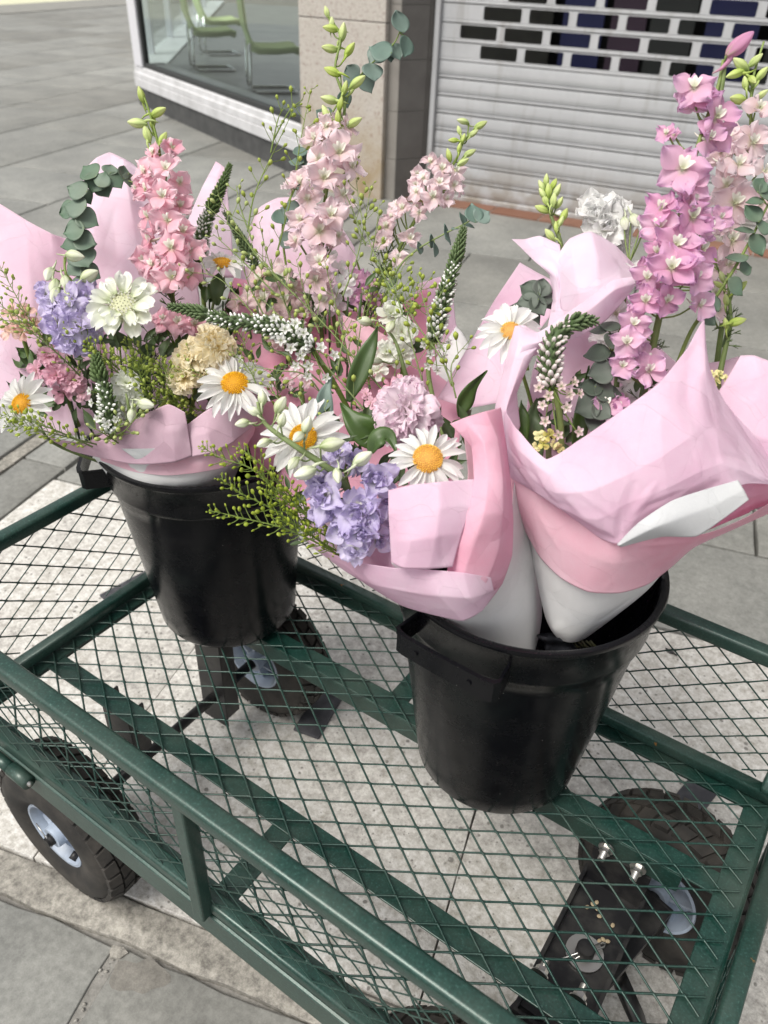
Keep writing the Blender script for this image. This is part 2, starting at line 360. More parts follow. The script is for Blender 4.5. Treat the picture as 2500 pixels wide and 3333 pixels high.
pi = thing('tiled_pilaster', 'dark grey tiled pilaster with pale grout lines beside the roller shutter', 'pilaster', MS @ Vector((-.08, 0, GZ)))
def quadwall(mb, a, b, z0, z1, off, th=.006):     # thin tile between plan points a and b
    a = Vector(a); b = Vector(b); d = (b-a).normalized(); nn = Vector((d.y, -d.x))*off
    a2, b2 = a+nn, b+nn; n2 = Vector((d.y, -d.x))*(off-th); a3, b3 = a+n2, b+n2
    vs = [MS @ Vector((p.x, p.y, z)) for z in (z0, z1) for p in (a2, b2, b3, a3)]
    mb.add(vs, [(0, 1, 5, 4), (1, 2, 6, 5), (2, 3, 7, 6), (3, 0, 4, 7), (4, 5, 6, 7), (3, 2, 1, 0)])
zs = [GZ, -.09, .142, .377, .613, .85, 1.09, 1.33, 1.57, 1.81, 2.05, 2.29, 2.6]
P0, P1, P2, P3 = (-.180, -.170), (-.113, -.178), (0.0, 0.0), (-.18, .3)
tl = MB(); tl2 = MB()
for a, b in zip(zs, zs[1:]):
    quadwall(tl2, P0, P1, a+.0015, b-.0015, .001)
    q1 = Vector(P1).lerp(Vector(P2), .02); q2 = Vector(P1).lerp(Vector(P2), .80)
    quadwall(tl, q1, q2, a+.002, b-.002, .001); quadwall(tl, Vector(P1).lerp(Vector(P2), .82), P2, a+.002, b-.002, .001)
tl.build('tile_facing', M_tile, pi, False); tl2.build('edge_tile', M_tile2, pi, False)
gm = MB(); vs = [MS @ Vector((x, y, z)) for z in (GZ, 2.6) for x, y in ((-.18, -.165), (-.115, -.170), (-.003, .006), (-.003, .4), (-.18, .4))]
gm.add(vs, [(0, 1, 6, 5), (1, 2, 7, 6), (2, 3, 8, 7), (3, 4, 9, 8), (4, 0, 5, 9), (5, 6, 7, 8, 9)]); gm.build('grout', M_grout, pi, False)

M_shut = mat('grey aluminium shutter', (.50, .51, .53), .5, .25)
_n = tex(M_shut, scale=2.2, detail=8, rough=.7); _m = N(M_shut, 'ShaderNodeMapping'); _tc = N(M_shut, 'ShaderNodeTexCoord')
L(M_shut, _tc.outputs['Object'], _m.inputs[0]); _m.inputs['Scale'].default_value = (9, 9, 1.2); _n2 = tex(M_shut, scale=1.6, detail=6, rough=.65, vec=_m.outputs[0])
_c = ramp(M_shut, _n.outputs['Fac'], [(.3, (.40, .405, .42)), (.7, (.52, .525, .54))])
_c = mix(M_shut, ramp(M_shut, _n2.outputs['Fac'], [(.54, (0, 0, 0)), (.72, (.6, .6, .6))]), _c, (.24, .22, .20))
_sx = N(M_shut, 'ShaderNodeSeparateXYZ'); L(M_shut, _tc.outputs['Object'], _sx.inputs[0]); _h = N(M_shut, 'ShaderNodeMapRange'); L(M_shut, _sx.outputs['Z'], _h.inputs[0])
_h.inputs[1].default_value = -.29; _h.inputs[2].default_value = -.02; _h.inputs[3].default_value = .8; _h.inputs[4].default_value = 0
_mm = N(M_shut, 'ShaderNodeMath', operation='MULTIPLY'); L(M_shut, _h.outputs[0], _mm.inputs[0]); L(M_shut, ramp(M_shut, tex(M_shut, scale=12, detail=6).outputs['Fac'], [(.35, (0, 0, 0)), (.6, (1, 1, 1))]), _mm.inputs[1])
_c = mix(M_shut, _mm.outputs[0], _c, (.24, .20, .15)); L(M_shut, _c, bsdf(M_shut).inputs['Base Color'])
sh = thing('roller_shutter', 'grey metal roller shutter with rows of small rectangular slots, pulled down to the ground', 'shutter', MS @ Vector((1.7, 0, GZ)))
PIT = .0823; ZB = -.277
def slat_prof(z0):
    return [(.014, z0-.003), (.007, z0-.001), (-.004, z0+.001), (-.0058, z0+.005), (-.0052, z0+.010), (.0015, z0+.0115), (.0035, z0+.0135), (-.001, z0+.0155),
            (-.0028, z0+.018), (-.0036, z0+.040), (-.0032, z0+.066), (-.0022, z0+.075), (.002, z0+.0785), (.010, z0+.0795)]
lower = MB()
for k in range(8):
    z0 = ZB+k*PIT; pr = slat_prof(z0)
    if k == 0: pr = [(.010, z0-.012), (-.009, z0-.012), (-.009, z0+.006)] + pr[5:]
    lower.grid([[MS @ Vector((s, o, z)) for s in [.03+i*.2 for i in range(18)]] for o, z in pr])
sharp(lower.build('solid_slats', M_shut, sh), 35)
per = MB()
for k in range(8, 34):
    z0 = ZB+k*PIT; s_odd = .247 if k % 2 == 0 else .132
    if k == 11: s_odd = .3635
    # front plate with rounded slots, cell by cell
    hw, hh, rr, zc = .0965, .029, .008, z0+.0435
    zt, zb = z0+.076, z0+.013
    cells = [s_odd+.0965+.2315*i for i in range(0, 14)]
    cells = [c for c in cells if c < 3.3]
    def pl(s, z): return MS @ Vector((s, -.004, z))
    left = .03
    if cells[0]-.11575 > left: per.add([pl(left, zb), pl(cells[0]-.11575, zb), pl(cells[0]-.11575, zt), pl(left, zt)], [(0, 1, 2, 3)])
    for c in cells:
        inn = []
        for (sx, sz, a0) in ((1, -1, -90), (1, 1, 0), (-1, 1, 90), (-1, -1, 180)):
            for q in range(4):
                a = R_(a0+q*30); inn.append((c+sx*(hw-rr)+rr*math.cos(a), zc+sz*(hh-rr)+rr*math.sin(a)))
        out = []
        X = .11575
        for i, (sx, sz) in enumerate(((1, -1), (1, 1), (-1, 1), (-1, -1))):
            out.append((c+sx*X, zb if sz < 0 else zt))
        vi = [pl(*p) for p in inn]; vo = [pl(*p) for p in out]; vd = [MS @ Vector((p[0], .004, p[1])) for p in inn]
        fs = []
        for i in range(4):
            for q in range(3): fs.append((16+i, i*4+q+1, i*4+q))
            j = (i+1) % 4; fs.append((16+i, 16+j, j*4, i*4+3))
        fs += [(i, (i+1) % 16, 20+(i+1) % 16, 20+i) for i in range(16)]
        per.add(vi+vo+vd, fs)
    per.grid([[MS @ Vector((s, o, z)) for s in (.03, 3.4)] for o, z in [(.010, z0-.006), (-.002, z0-.004), (-.0055, z0+.0), (-.0055, z0+.008), (-.001, z0+.011), (-.004, z0+.0132)]])
sharp(per.build('slotted_slats', M_shut, sh), 35)
for a_ in (.002, 3.31): gd = MB(); gd.box((a_, -.030, GZ), (a_+.026, .05, 2.6), MS); gd.build('guide_rail', M_shut, sh, False, .002)
# threshold of red quarry tiles
M_red = mat('red brown quarry tile', rough=.6); _n = tex(M_red, scale=8, detail=6)
_c = ramp(M_red, _n.outputs['Fac'], [(.35, (.16, .080, .052)), (.65, (.24, .125, .085))]); _a = attr(M_red); _c = mix(M_red, _a, _c, (.17, .075, .045)); L(M_red, _c, bsdf(M_red).inputs['Base Color'])
thr = MB(); s = -.10
while s < 3.6: thr.box((s+.003, -.128, GZ-.01), (s+.262, .012, GZ+.010), MS, random.random()); s += .265
tag(thr.build('threshold', M_red, None, False, .002), None, None, None, 'structure')
thb = MB(); thb.box((-.11, -.124, GZ-.02), (3.7, .3, GZ+.006), MS); tag(thb.build('threshold_bed', M_grout, None, False), None, None, None, 'structure')
# inside behind the slots
M_blue = mat('deep blue panel', (.003, .006, .055), .5); M_purp = mat('dull purple panel', (.030, .014, .030), .6); M_gg = mat('dark green grey panel', (.012, .015, .014), .5)
inn = thing('shop_interior', 'dark shop interior with blue and purple panels seen through the shutter slots', 'shop interior', MS @ Vector((1.6, .5, GZ)))
m = MB()
for lo, hi in (((-.2, 1.2, GZ), (3.6, 1.25, 2.6)), ((-.2, .06, GZ-.02), (3.6, 1.25, GZ)), ((-.2, .06, 2.6), (3.6, 1.25, 2.65)), ((-.2, .06, GZ), (-.15, 1.25, 2.6)), ((3.5, .06, GZ), (3.6, 1.25, 2.6))): m.box(lo, hi, MS)
m.build('wall', M_dark, inn, False)
for s0, s1, mt in ((.60, .80, M_blue), (.835, 1.0, M_purp), (1.02, 1.22, M_gg), (1.27, 1.50, M_blue), (1.55, 1.7, M_gg), (1.74, 1.95, M_blue), (2.1, 2.4, M_purp)):
    m = MB(); m.box((s0, .16, .15), (s1, .17, 2.4), MS); m.build('display_panel', mt, inn, False)
m = MB(); m.box((3.34, -.25, GZ-.02), (7.5, .4, 2.6), MS); tag(m.build('shop_wall', M_wall, None, False), 'plain pale wall to the right of the roller shutter', 'wall')
m = MB(); m.box((-.68, -.30, 2.6), (7.5, .5, 3.3), MS); tag(m.build('shop_fascia', M_wall, None, False), 'plain fascia above the roller shutter and column', 'fascia')

# ------------------------------------------------------------------ corner window of the shop on the left
WA = Vector((-4.963, 4.648, 0)); MW = Matrix.Translation(WA) @ Matrix.Rotation(math.atan2(-.785, 1.922), 4, 'Z')
win = thing('shop_window', 'corner shop window with white stone sill and dark plinth, green chairs behind its glass', 'shop window', MW @ Vector((1.5, .1, GZ)))
M_white = concrete('white painted sill', (.46, .46, .47), (.62, .62, .64), 7, .55, .15)
M_frame = mat('off white window frame', (.62, .62, .66), .45)
M_plinth = concrete('dark grey plinth', (.035, .036, .037), (.075, .076, .076), 9, .7, .2)
M_gask = mat('dark gasket', (.03, .032, .033), .6)
M_glass = bpy.data.materials.new('window glass'); M_glass.use_nodes = True; _t = M_glass.node_tree; _t.nodes.clear()
_o = _t.nodes.new('ShaderNodeOutputMaterial'); _g = _t.nodes.new('ShaderNodeBsdfGlossy'); _g.inputs['Roughness'].default_value = .02
_tr = _t.nodes.new('ShaderNodeBsdfTransparent'); _tr.inputs[0].default_value = (.80, .88, .86, 1); _fr = _t.nodes.new('ShaderNodeFresnel'); _fr.inputs[0].default_value = 1.45
_mx = _t.nodes.new('ShaderNodeMixShader'); _t.links.new(_fr.outputs[0], _mx.inputs[0]); _t.links.new(_tr.outputs[0], _mx.inputs[1]); _t.links.new(_g.outputs[0], _mx.inputs[2]); _t.links.new(_mx.outputs[0], _o.inputs[0])
m = MB(); m.box((-.02, 0, GZ-.02), (3.04, .25, -.162), MW); m.build('plinth', M_plinth, win, False)
m = MB(); m.grid([[MW @ Vector((s, o, z)) for s in (-.035, 3.04)] for o, z in [(0.02, -.164), (-.012, -.162), (-.014, -.105), (-.008, -.100), (-.012, -.095), (-.012, -.060), (0.0, -.055), (.002, -.022), (.012, -.012), (.10, -.008), (.25, -.008)]])
m.add([MW @ Vector(p) for p in ((-.035, -.012, -.162), (-.035, .25, -.162), (-.035, .25, -.008), (-.035, -.0, -.05))], [(0, 1, 2, 3)]); m.build('sill', M_white, win, False)
m = MB(); m.box((-.015, -.004, -.010), (.165, .05, 2.4), MW); m.box((-.015, -.004, 2.3), (3.04, .05, 2.4), MW); m.build('frame', M_frame, win, False, .004)
m = MB(); m.box((.166, .01, -.010), (.20, .05, 2.3), MW); m.box((.166, .01, -.0085), (3.04, .05, .022), MW); m.build('gasket', M_gask, win, False, .002)
m = MB(); m.add([MW @ Vector(p) for p in ((.20, .030, .0225), (3.04, .030, .0225), (3.04, .030, 2.3), (.20, .030, 2.3))], [(0, 1, 2, 3)]); m.build('pane', M_glass, win, False)
# side of the corner: low sill, mullions and glass running away to the left
MSd = MW @ Matrix.Rotation(R_(180-27), 4, 'Z')      # x runs away along the side, +y outwards is -y here
m = MB(); m.box((.04, -.24, GZ-.02), (9, 0.0, -.162), MSd); m.build('side_plinth', M_plinth, win, False)
m = MB(); m.box((.04, -.24, -.160), (9, 0.010, -.008), MSd); m.build('side_sill', M_white, win, False)
for q in (.75, 2.3, 3.9, 5.5, 7.1): 
    m = MB(); m.box((q, -.06, -.008), (q+.07, 0, 2.3), MSd); m.build('mullion', M_frame, win, False, .004)
m = MB(); m.add([MSd @ Vector(p) for p in ((.03, -.03, -.008), (9, -.03, -.008), (9, -.03, 2.3), (.03, -.03, 2.3))], [(0, 1, 2, 3)]); m.build('side_pane', M_glass, win, False)
M_flr = concrete('dark interior floor', (.10, .10, .098), (.15, .15, .145), 4, .35, .05)
M_inw = concrete('pale interior wall', (.30, .30, .27), (.38, .38, .33), 3)
m = MB(); fl = [(3.05, .25), (.05, .25), (-7.6, 4.2), (-5, 6.5), (3.05, 6.5)]
m.add([MW @ Vector((a, b, -.02)) for a, b in fl], [tuple(range(5))]); tag(m.build('interior_floor', M_flr, None, False), None, None, None, 'structure')
m = MB(); m.box((-5, 6.5, -.02), (3.1, 6.6, 2.6), MW); m.box((3.04, .30, -.02), (3.1, 6.5, 2.6), MW); tag(m.build('interior_wall', M_inw, None, False), 'pale back wall of the room behind the shop window', 'wall')
# chairs
M_lime = mat('lime green chair shell', (.66, .76, .42), .55); M_chr = mat('chrome tube', (.75, .75, .75), .12, 1.0)
def chair(s, o, rot, label, first=None):
    if first is None:
        t = thing('cantilever_chair', label, 'chair', MW @ Vector((s, o, -.02)), 'lime green chairs behind the shop window')
        r = .014; b = MB(); w2 = .24
        pts = [(-.24, -w2, .42), (-.25, -w2, .10), (-.24, -w2, .03), (-.19, -w2, .012), (.20, -w2, .012), (.235, -w2+.03, .012), (.235, w2-.03, .012), (.20, w2, .012), (-.19, w2, .012), (-.24, w2, .03), (-.25, w2, .10), (-.24, w2, .42)]
        b.tube([Vector(p) for p in pts], r, 8)
        f = b.build('chrome_frame', M_chr, t); f.location = (0, 0, 0)
        q = MB(); prof = [(-.30, .98), (-.27, .75), (-.25, .56), (-.235, .40), (-.20, .345), (-.14, .325), (.05, .325), (.22, .34), (.27, .325)]
        P = []
        for (x, z) in prof:
            row = []
            for j in range(13):
                a = (j-6)/6; row.append(Vector((x-.03*a*a*(1 if z > .5 else 0), a*.245, z+.055*abs(a)**3*(1 if z < .5 else 0))))
            P.append(row)
        q.grid(P); f2 = q.build('seat_shell', M_lime, t, True, 0, .022); f2.location = (0, 0, 0)
        e = MB()
        e.tube([P[i][0] for i in range(9)]+[P[8][j] for j in range(1, 13)]+[P[i][12] for i in range(7, -1, -1)], .014, 6); f3 = e.build('edge_trim', M_lime, t); f3.location = (0, 0, 0)
        t.rotation_euler = (0, 0, rot); t.scale = (.66, .60, .72); return t
    r = first.copy(); link(r); r.location = MW @ Vector((s, o, -.02)); r.rotation_euler = (0, 0, rot); r['label'] = label
    for c in first.children: d = c.copy(); link(d); d.parent = r
    return r
wr = math.atan2(-.785, 1.922)
c2 = chair(.36, .52, wr+R_(75), 'lime green chair with chrome sled base nearest the middle of the shop window')
chair(-.62, 1.02, wr+R_(78), 'lime green chair with chrome base farthest left behind the shop window', c2)
chair(1.55, .46, wr+R_(70), 'lime green chair beside the beige stone column, behind the shop window glass', c2)
m = MB(); m.box((-1.0, 2.6, -.02), (1.0, 3.4, .70), MW); tag(m.build('counter', M_inw, None, False, .01), 'pale low counter at the back of the room behind the window', 'counter')

# ------------------------------------------------------------------ garden cart
LX, WY, HP = .921, .50, .206
cart = thing('garden_cart', 'dark green steel mesh garden cart with fold-down sides and four pneumatic wheels', 'garden cart', (LX/2, WY/2, GZ))
def part(mb, name, mt=M_green, **k): return mb.build(name, mt, cart, **k)
def lattice(a, b, org, lo, hi, P, hw, th, inset=0):
    # expanded metal: one net of diamond strands, clipped to [lo,hi]; P maps (x,y,n) to space
    mb = MB(); a = Vector(a); b = Vector(b); org = Vector(org)
    det = a.x*b.y-a.y*b.x
    cor = [Vector(c)-org for c in ((lo[0], lo[1]), (hi[0], lo[1]), (hi[0], hi[1]), (lo[0], hi[1]))]
    ii = [(c.x*b.y-c.y*b.x)/det for c in cor]; jj = [(a.x*c.y-a.y*c.x)/det for c in cor]
    i0, i1, j0, j1 = int(min(ii))-1, int(max(ii))+2, int(min(jj))-1, int(max(jj))+2
    def clip(p, q):
        t0, t1 = 0.0, 1.0; d = q-p
        for k in (0, 1):
            for bnd, sg in ((lo[k], -1), (hi[k], 1)):
                den = sg*d[k]; num = sg*(bnd-p[k])
                if abs(den) < 1e-12:
                    if num < 0: return None
                elif den > 0: t1 = min(t1, num/den)
                else: t0 = max(t0, num/den)
        return (p+d*t0, p+d*t1, t0, t1) if t1-t0 > 1e-3 else None
    for i in range(i0, i1+1):
        for j in range(j0, j1+1):
            p = org+a*i+b*j
            for d in (a, b):
                r = clip(p, p+d)
                if not r: continue
                p0, p1, t0, t1 = r; e = d.normalized(); n_ = Vector((-e.y, e.x))
                jit = random.uniform(-.15, .15)*hw
                # strand: flat bar, a little wider and raised where strands meet
                prof = []
                for t in (t0, t0+(t1-t0)*.12, t0+(t1-t0)*.5, t0+(t1-t0)*.88, t1):
                    k = 1.0+.55*max(0, abs(t-.5)*2-.72)/.28
                    zz = th*.35*math.sin((t-.5)*PI)*(1 if d is a else -1)
                    c = p+d*t+n_*jit*math.sin(PI*t)
                    prof.append((c, hw*k, zz))
                vs = []
                for c, h, zz in prof:
                    for (u_, z_) in ((-h, 0), (-h*.35, th*.5), (h*.35, th*.5), (h, 0), (h*.35, -th*.5), (-h*.35, -th*.5)):
                        q = c+n_*u_; vs.append(P(q.x, q.y, z_+zz))
                fs = [(k*6+m_, k*6+(m_+1) % 6, (k+1)*6+(m_+1) % 6, (k+1)*6+m_) for k in range(4) for m_ in range(6)]
                mb.add(vs, fs)
    return mb
random.seed(5)
part(lattice((.0262, .0164), (.0262, -.0164), (.0858, .1942), (.006, .006), (LX-.006, WY-.006), lambda x, y, n: Vector((x, y, .002+n)), .0013, .0020), 'bed_mesh')
# bed frame: angle iron, ledge inwards, lip outwards
E_ = .0325
def angle_bar(p0, p1, inward, name, w=E_, drop=.038, top=.0):
    p0 = Vector(p0); p1 = Vector(p1); d = (p1-p0).normalized(); i_ = Vector(inward); m = MB()
    prof = [(0, -drop), (0, .0015), (.0035, .0035), (.0035, .0), (w, 0.0), (w, -.003), (.0035, -.003), (.0035, -drop)]
    n = len(prof)
    vs = [p+i_*a+Vector((0, 0, z-.002)) for p in (p0, p1) for a, z in prof]
    m.add(vs, [(i, (i+1) % n, n+(i+1) % n, n+i) for i in range(n)]+[tuple(range(n)), tuple(range(2*n-1, n-1, -1))]); return part(m, name, smooth=False, bevel=.0008)
angle_bar((-.003, -.003, 0), (LX+.003, -.003, 0), (0, 1, 0), 'bed_frame'); angle_bar((-.003, WY+.003, 0), (LX+.003, WY+.003, 0), (0, -1, 0), 'bed_frame')
angle_bar((-.003, 0.0006, .0004), (-.003, WY-.0006, .0004), (1, 0, 0), 'bed_frame'); angle_bar((LX+.003, 0.0006, .0004), (LX+.003, WY-.0006, .0004), (-1, 0, 0), 'bed_frame')
# longitudinal support bars (angle: flat top, flange hanging) and a cross bar
def sup(y0, y1, fl, name='support_bar'):
    m = MB(); m.box((E_+.001-.012, y0, -.0062), (LX-E_+.011, y1, -.0034)); f = (y0, y0+.003) if fl < 0 else (y1-.003, y1)
    m.box((E_+.03, f[0], -.036), (LX-E_-.03, f[1], -.0063)); part(m, name, smooth=False, bevel=.0008)
sup(.119, .148, 1); sup(.337, .3664, -1)
for y0_, y1_ in ((.004, .1485), (.3365, WY-.004)): m = MB(); m.box((.441, y0_, -.0094), (.470, y1_, -.0066)); part(m, 'cross_bar', smooth=False, bevel=.0008)

def rail(pts, r, name, mt=M_green): m = MB(); m.tube(pts, r, 14); return part(m, name, mt)
def arc(p, a, b, r, n=5):   # rounded corner at p between directions a and b
    a = Vector(a).normalized(); b = Vector(b).normalized(); p = Vector(p)
    return [p+a*r*(1-math.sin(t*PI/2))**1.0+b*r*(1-math.cos(t*PI/2)) for t in [i/n for i in range(n+1)]]
RR = .0098
def panel(o, ax, length, name, lean=0, posts=(), inn_=.0115):
    # one folding side: o = corner, ax = unit direction along it, out = outward
    o = Vector(o); ax = Vector(ax); up = Vector((0, 0, 1)); zb, zt = .0215, HP; g_ = .012
    Pm = lambda s, z: o+ax*s+up*z
    m = MB(); pts = [Pm(g_, zb+.03)] + [Pm(g_, zt-.03)] + arc(Pm(g_, zt), -up, ax, .02) + arc(Pm(length-g_, zt), -ax, -up, .02) + [Pm(length-g_, zb+.03)]
    m.sqtube(pts, RR, ax.cross(up), .45); part(m, 'top_rail')
    m = MB(); ib = up.cross(ax)*inn_; zb2 = .0125; m.sqtube([Pm(.002, zb2)+ib, Pm(length-.002, zb2)+ib], .0088, ax.cross(up), .4)
    for e_ in (g_, length-g_): m.sqtube([Pm(e_, zb2+.008)+ib, Pm(e_, zb2+.012)+ib*.6, Pm(e_, zb+.030)], .0090, ax.cross(up), .4)
    part(m, 'bottom_rail')
    for s in posts:
        m = MB(); m.box((s-.0080, -.0092, .004), (s+.0080, .0075, zt-.004), Matrix(((ax.x, -ax.y, 0, o.x), (ax.y, ax.x, 0, o.y), (0, 0, 1, 0), (0, 0, 0, 1)))); part(m, 'post', smooth=False, bevel=.0022)
    return Pm
far = panel((0, WY, 0), (1, 0, 0), LX, 'far', posts=(LX/2,), inn_=-.009)
part(lattice((.0213, .0160), (.0213, -.0163), (.7552, .0611), (.012, .0215), (LX-.012, HP), lambda x, z, n: Vector((x, WY+.001+n, z)), .0011, .0015), 'side_mesh')
near_ = panel((0, -.004, 0), (1, 0, 0), LX, 'near', posts=(.456,))
part(lattice((.0213, .0160), (.0213, -.0163), (.0, .0611), (.012, .0215), (LX-.012, HP), lambda x, z, n: Vector((x, -.004+.006+n, z)), .0009, .0013), 'side_mesh')
left_ = panel((0, 0, 0), (0, 1, 0), WY, 'left', inn_=-.009)
part(lattice((.0225, .0158), (.0225, -.0166), (.1285, .1641), (.012, .0215), (WY-.012, HP), lambda y, z, n: Vector((-.001+n, y, z)), .0011, .0015), 'side_mesh')
# the right end panel hangs folded down outside the frame
def endp():
    m = MB(); x = LX+.016; m.sqtube([(x, -.0, .010), (x, WY, .010)], RR, (1, 0, 0), .4); part(m, 'bottom_rail')
    m = MB(); m.tube([(x+.004, .012, .0), (x+.012, .012, -.17), (x+.013, .03, -.185), (x+.013, WY-.03, -.185), (x+.012, WY-.012, -.17), (x+.004, WY-.012, 0)], RR, 14); part(m, 'top_rail')
    part(lattice((.0225, .0158), (.0225, -.0166), (.1, .0), (.012, -.185), (WY-.012, .0), lambda y, z, n: Vector((x+.008+n, y, z)), .0008, .0012), 'side_mesh')
endp()
# hinge latch on the near left
m = MB(); m.tube([(.098, -.011, -.004), (.130, -.011, -.004)], .0075, 12); m.tube([(.133, -.011, -.004), (.168, -.011, -.004)], .0090, 12); part(m, 'hinge_sleeve')
m = MB(); m.tube([(-.02, -.020, -.010), (.05, -.018, -.009), (.095, -.012, -.005), (.172, -.011, -.004)], .0035, 8); part(m, 'hinge_pin', M_zinc)
m = MB()
for s in (.15, .30, .45, .58, .72): m.blob(Matrix.Translation((s, .014, .0215)) @ Matrix.Scale(.0026, 4), 8, 4)
part(m, 'weld_spot')
# rear axle brackets and axle
AX, AZ, RW = .131, -.178, .122
for y0, sg, zb_ in ((.142, 1, -.150), (.318, 1, -.235)):
    m = MB(); m.box((.104, y0-.0015, zb_), (.158, y0+.0015, -.036)); m.box((.1035, min(y0, y0+sg*.028), zb_+.02), (.1065, max(y0, y0+sg*.028), -.036)); m.box((.1555, min(y0, y0+sg*.028), zb_+.02), (.1585, max(y0, y0+sg*.028), -.036))
    part(m, 'axle_bracket', M_bmet, smooth=False)
m = MB(); m.tube([(AX, .0, AZ), (AX, .500, AZ)], .0085, 10); part(m, 'rear_axle', M_bmet)

def wheel_parts(t, wdt=.042):
    # axis along local y, centred on t; outer side is -y
    ty = MB(); prof = []
    n = 72
    sec = [(.056, -.030), (.060, -.036), (.075, -.0425), (.095, -.0445), (.112, -.041), (.122, -.033), (.127, -.020), (.1295, 0), (.127, .020), (.122, .033), (.112, .041), (.095, .0445), (.075, .0425), (.060, .036), (.056, .030)]
    rows = []
    for (r, y) in sec:
        rows.append([Vector((r*math.cos(2*PI*k/n), y, r*math.sin(2*PI*k/n))) for k in range(n)])
    ty.grid(rows, close=True)
    # tread blocks
    for k in range(30):
        a0 = 2*PI*k/30
        for (y0, y1, sh_, r0, r1) in ((-.038, -.022, .0, .119, .1275), (-.019, -.003, .5, .127, .1325), (.003, .019, 0, .127, .1325), (.022, .038, .5, .119, .1275)):
            a = a0+sh_*2*PI/30; da = 2*PI/30*.39
            def q(aa, y, dr=0):
                f = abs(y); rr_ = .1300-(.0 if f < .012 else (f-.012)*.11) - (0 if f < .026 else (f-.026)*.55)+dr
                return Vector((rr_*math.cos(aa), y, rr_*math.sin(aa)))
            sk = .05*(1 if y0 > 0 else -1)
            vs = [q(a-da+sk, y0, -.003), q(a+da+sk, y0, -.003), q(a+da, y1, -.003), q(a-da, y1, -.003), q(a-da+sk, y0, .0042), q(a+da+sk, y0, .0042), q(a+da, y1, .0042), q(a-da, y1, .0042)]
            ty.add(vs, [(4, 5, 6, 7), (0, 1, 5, 4), (1, 2, 6, 5), (2, 3, 7, 6), (3, 0, 4, 7)])
    tyre = ty.build('tyre', M_tyre, t); tyre.location = (0, 0, 0); sharp(tyre, 35)
    rm = MB(); n = 56
    for sgn in (-1, 1):
        rows = []
        for (r, y) in [(.0585, .024), (.0600, .033), (.0585, .0365), (.055, .036), (.051, .030), (.047, .018), (.046, .004)]:
            rows.append([Vector((r*math.cos(2*PI*k/n), sgn*y, r*math.sin(2*PI*k/n))) for k in range(n)])
        rm.grid(rows, close=True)
    rows = [[Vector((r*math.cos(2*PI*k/n), y, r*math.sin(2*PI*k/n))) for k in range(n)] for r, y in ((.046, .003), (.016, .003), (.016, -.003), (.046, -.003))]
    rm.grid(rows, close=True)
    for k in range(6):      # ribs
        a = 2*PI*k/6+.3; d = Vector((math.cos(a), 0, math.sin(a))); n_ = Vector((-math.sin(a), 0, math.cos(a)))*.0022
        for sgn in (-1, 1):
            p = [d*.014+Vector((0, sgn*.030, 0)), d*.050+Vector((0, sgn*.022, 0)), d*.050+Vector((0, sgn*.002, 0)), d*.014+Vector((0, sgn*.002, 0))]
            rm.add([x+n_ for x in p]+[x-n_ for x in p], [(0, 1, 2, 3), (7, 6, 5, 4), (0, 4, 5, 1), (1, 5, 6, 2), (3, 2, 6, 7), (0, 3, 7, 4)])
    rows = [[Vector((r*math.cos(2*PI*k/24), y, r*math.sin(2*PI*k/24))) for k in range(24)] for r, y in ((.010, -.040), (.017, -.040), (.018, -.036), (.019, -.003), (.019, .003), (.018, .036), (.017, .040), (.010, .040))]
    rm.grid(rows, close=True)
    rim = rm.build('rim', M_rim, t); rim.location = (0, 0, 0); sharp(rim, 30)
    h = MB(); h.tube([(0, -.043, 0), (0, .043, 0)], .0095, 16); h.tube([(0, -.050, 0), (0, -.040, 0)], .0075, 12); hub = h.build('axle_end', M_bmet, t); hub.location = (0, 0, 0); sharp(hub, 40)
    v = MB(); v.tube([(.030, -.020, -.030), (.033, -.034, -.034)], .0055, 10); va = v.build('valve', M_bmet, t); va.location = (0, 0, 0)
    c = MB(); c.tube([(-.004, -.046, .012), (.0, -.046, -.012), (.004, -.044, -.015)], .0012, 6); c.tube([(-.030, -.043, .012), (-.006, -.046, .006)], .0011, 6); cc = c.build('cotter_pin', M_zinc, t); cc.location = (0, 0, 0)
def wheel(loc, rz, first=None, spin=0.0):
    if first is None:
        t = link(bpy.data.objects.new('wheel', None)); t.empty_display_size = .05; wheel_parts(t)
    else:
        t = first.copy(); link(t)
        for c in first.children: d = c.copy(); link(d); d.parent = t
    t.parent = cart; t.location = Vector(loc)-cart.location
    t.rotation_mode = 'ZYX'; t.rotation_euler = (0, spin, rz); t.scale = (.93, .93, .93); return t
w0 = wheel((AX, .043, AZ), 0, None, .2)
wheel((AX, .447, AZ), PI, w0, 1.1)
fa = R_(-13.7); FC = Vector((.800, .245, AZ)); fd = Vector((-math.sin(fa), math.cos(fa), 0))
wheel(FC+fd*.205, fa+PI, w0, .6); wheel(FC-fd*.205, fa, w0, 2.0)
# front steering: channel between the support bars, king pin, fork beam, axle
m = MB()
m.add([Vector(p) for p in ((.760, .120, -.036), (.830, .120, -.036), (.830, .120, -.062), (.830, .150, -.092), (.830, .330, -.092), (.830, .336, -.062), (.830, .336, -.036), (.760, .336, -.036), (.760, .336, -.062), (.760, .330, -.092), (.760, .150, -.092), (.760, .120, -.062))], [(3, 4, 9, 10), (1, 2, 11, 0), (2, 3, 10, 11), (4, 5, 8, 9), (5, 6, 7, 8)])
m.box((.757, .118, -.094), (.760, .338, -.080)); m.box((.830, .118, -.094), (.833, .338, -.080))
part(m, 'steering_plate', M_bmet, smooth=False, solid=.003)
KP = Vector((.797, .241, 0))
m = MB(); m.lathe([(.0105, -.089), (.0215, -.089), (.0215, -.0872), (.0105, -.0872)], 28, Matrix.Translation(KP)); part(m, 'washer', M_zinc, smooth=False)
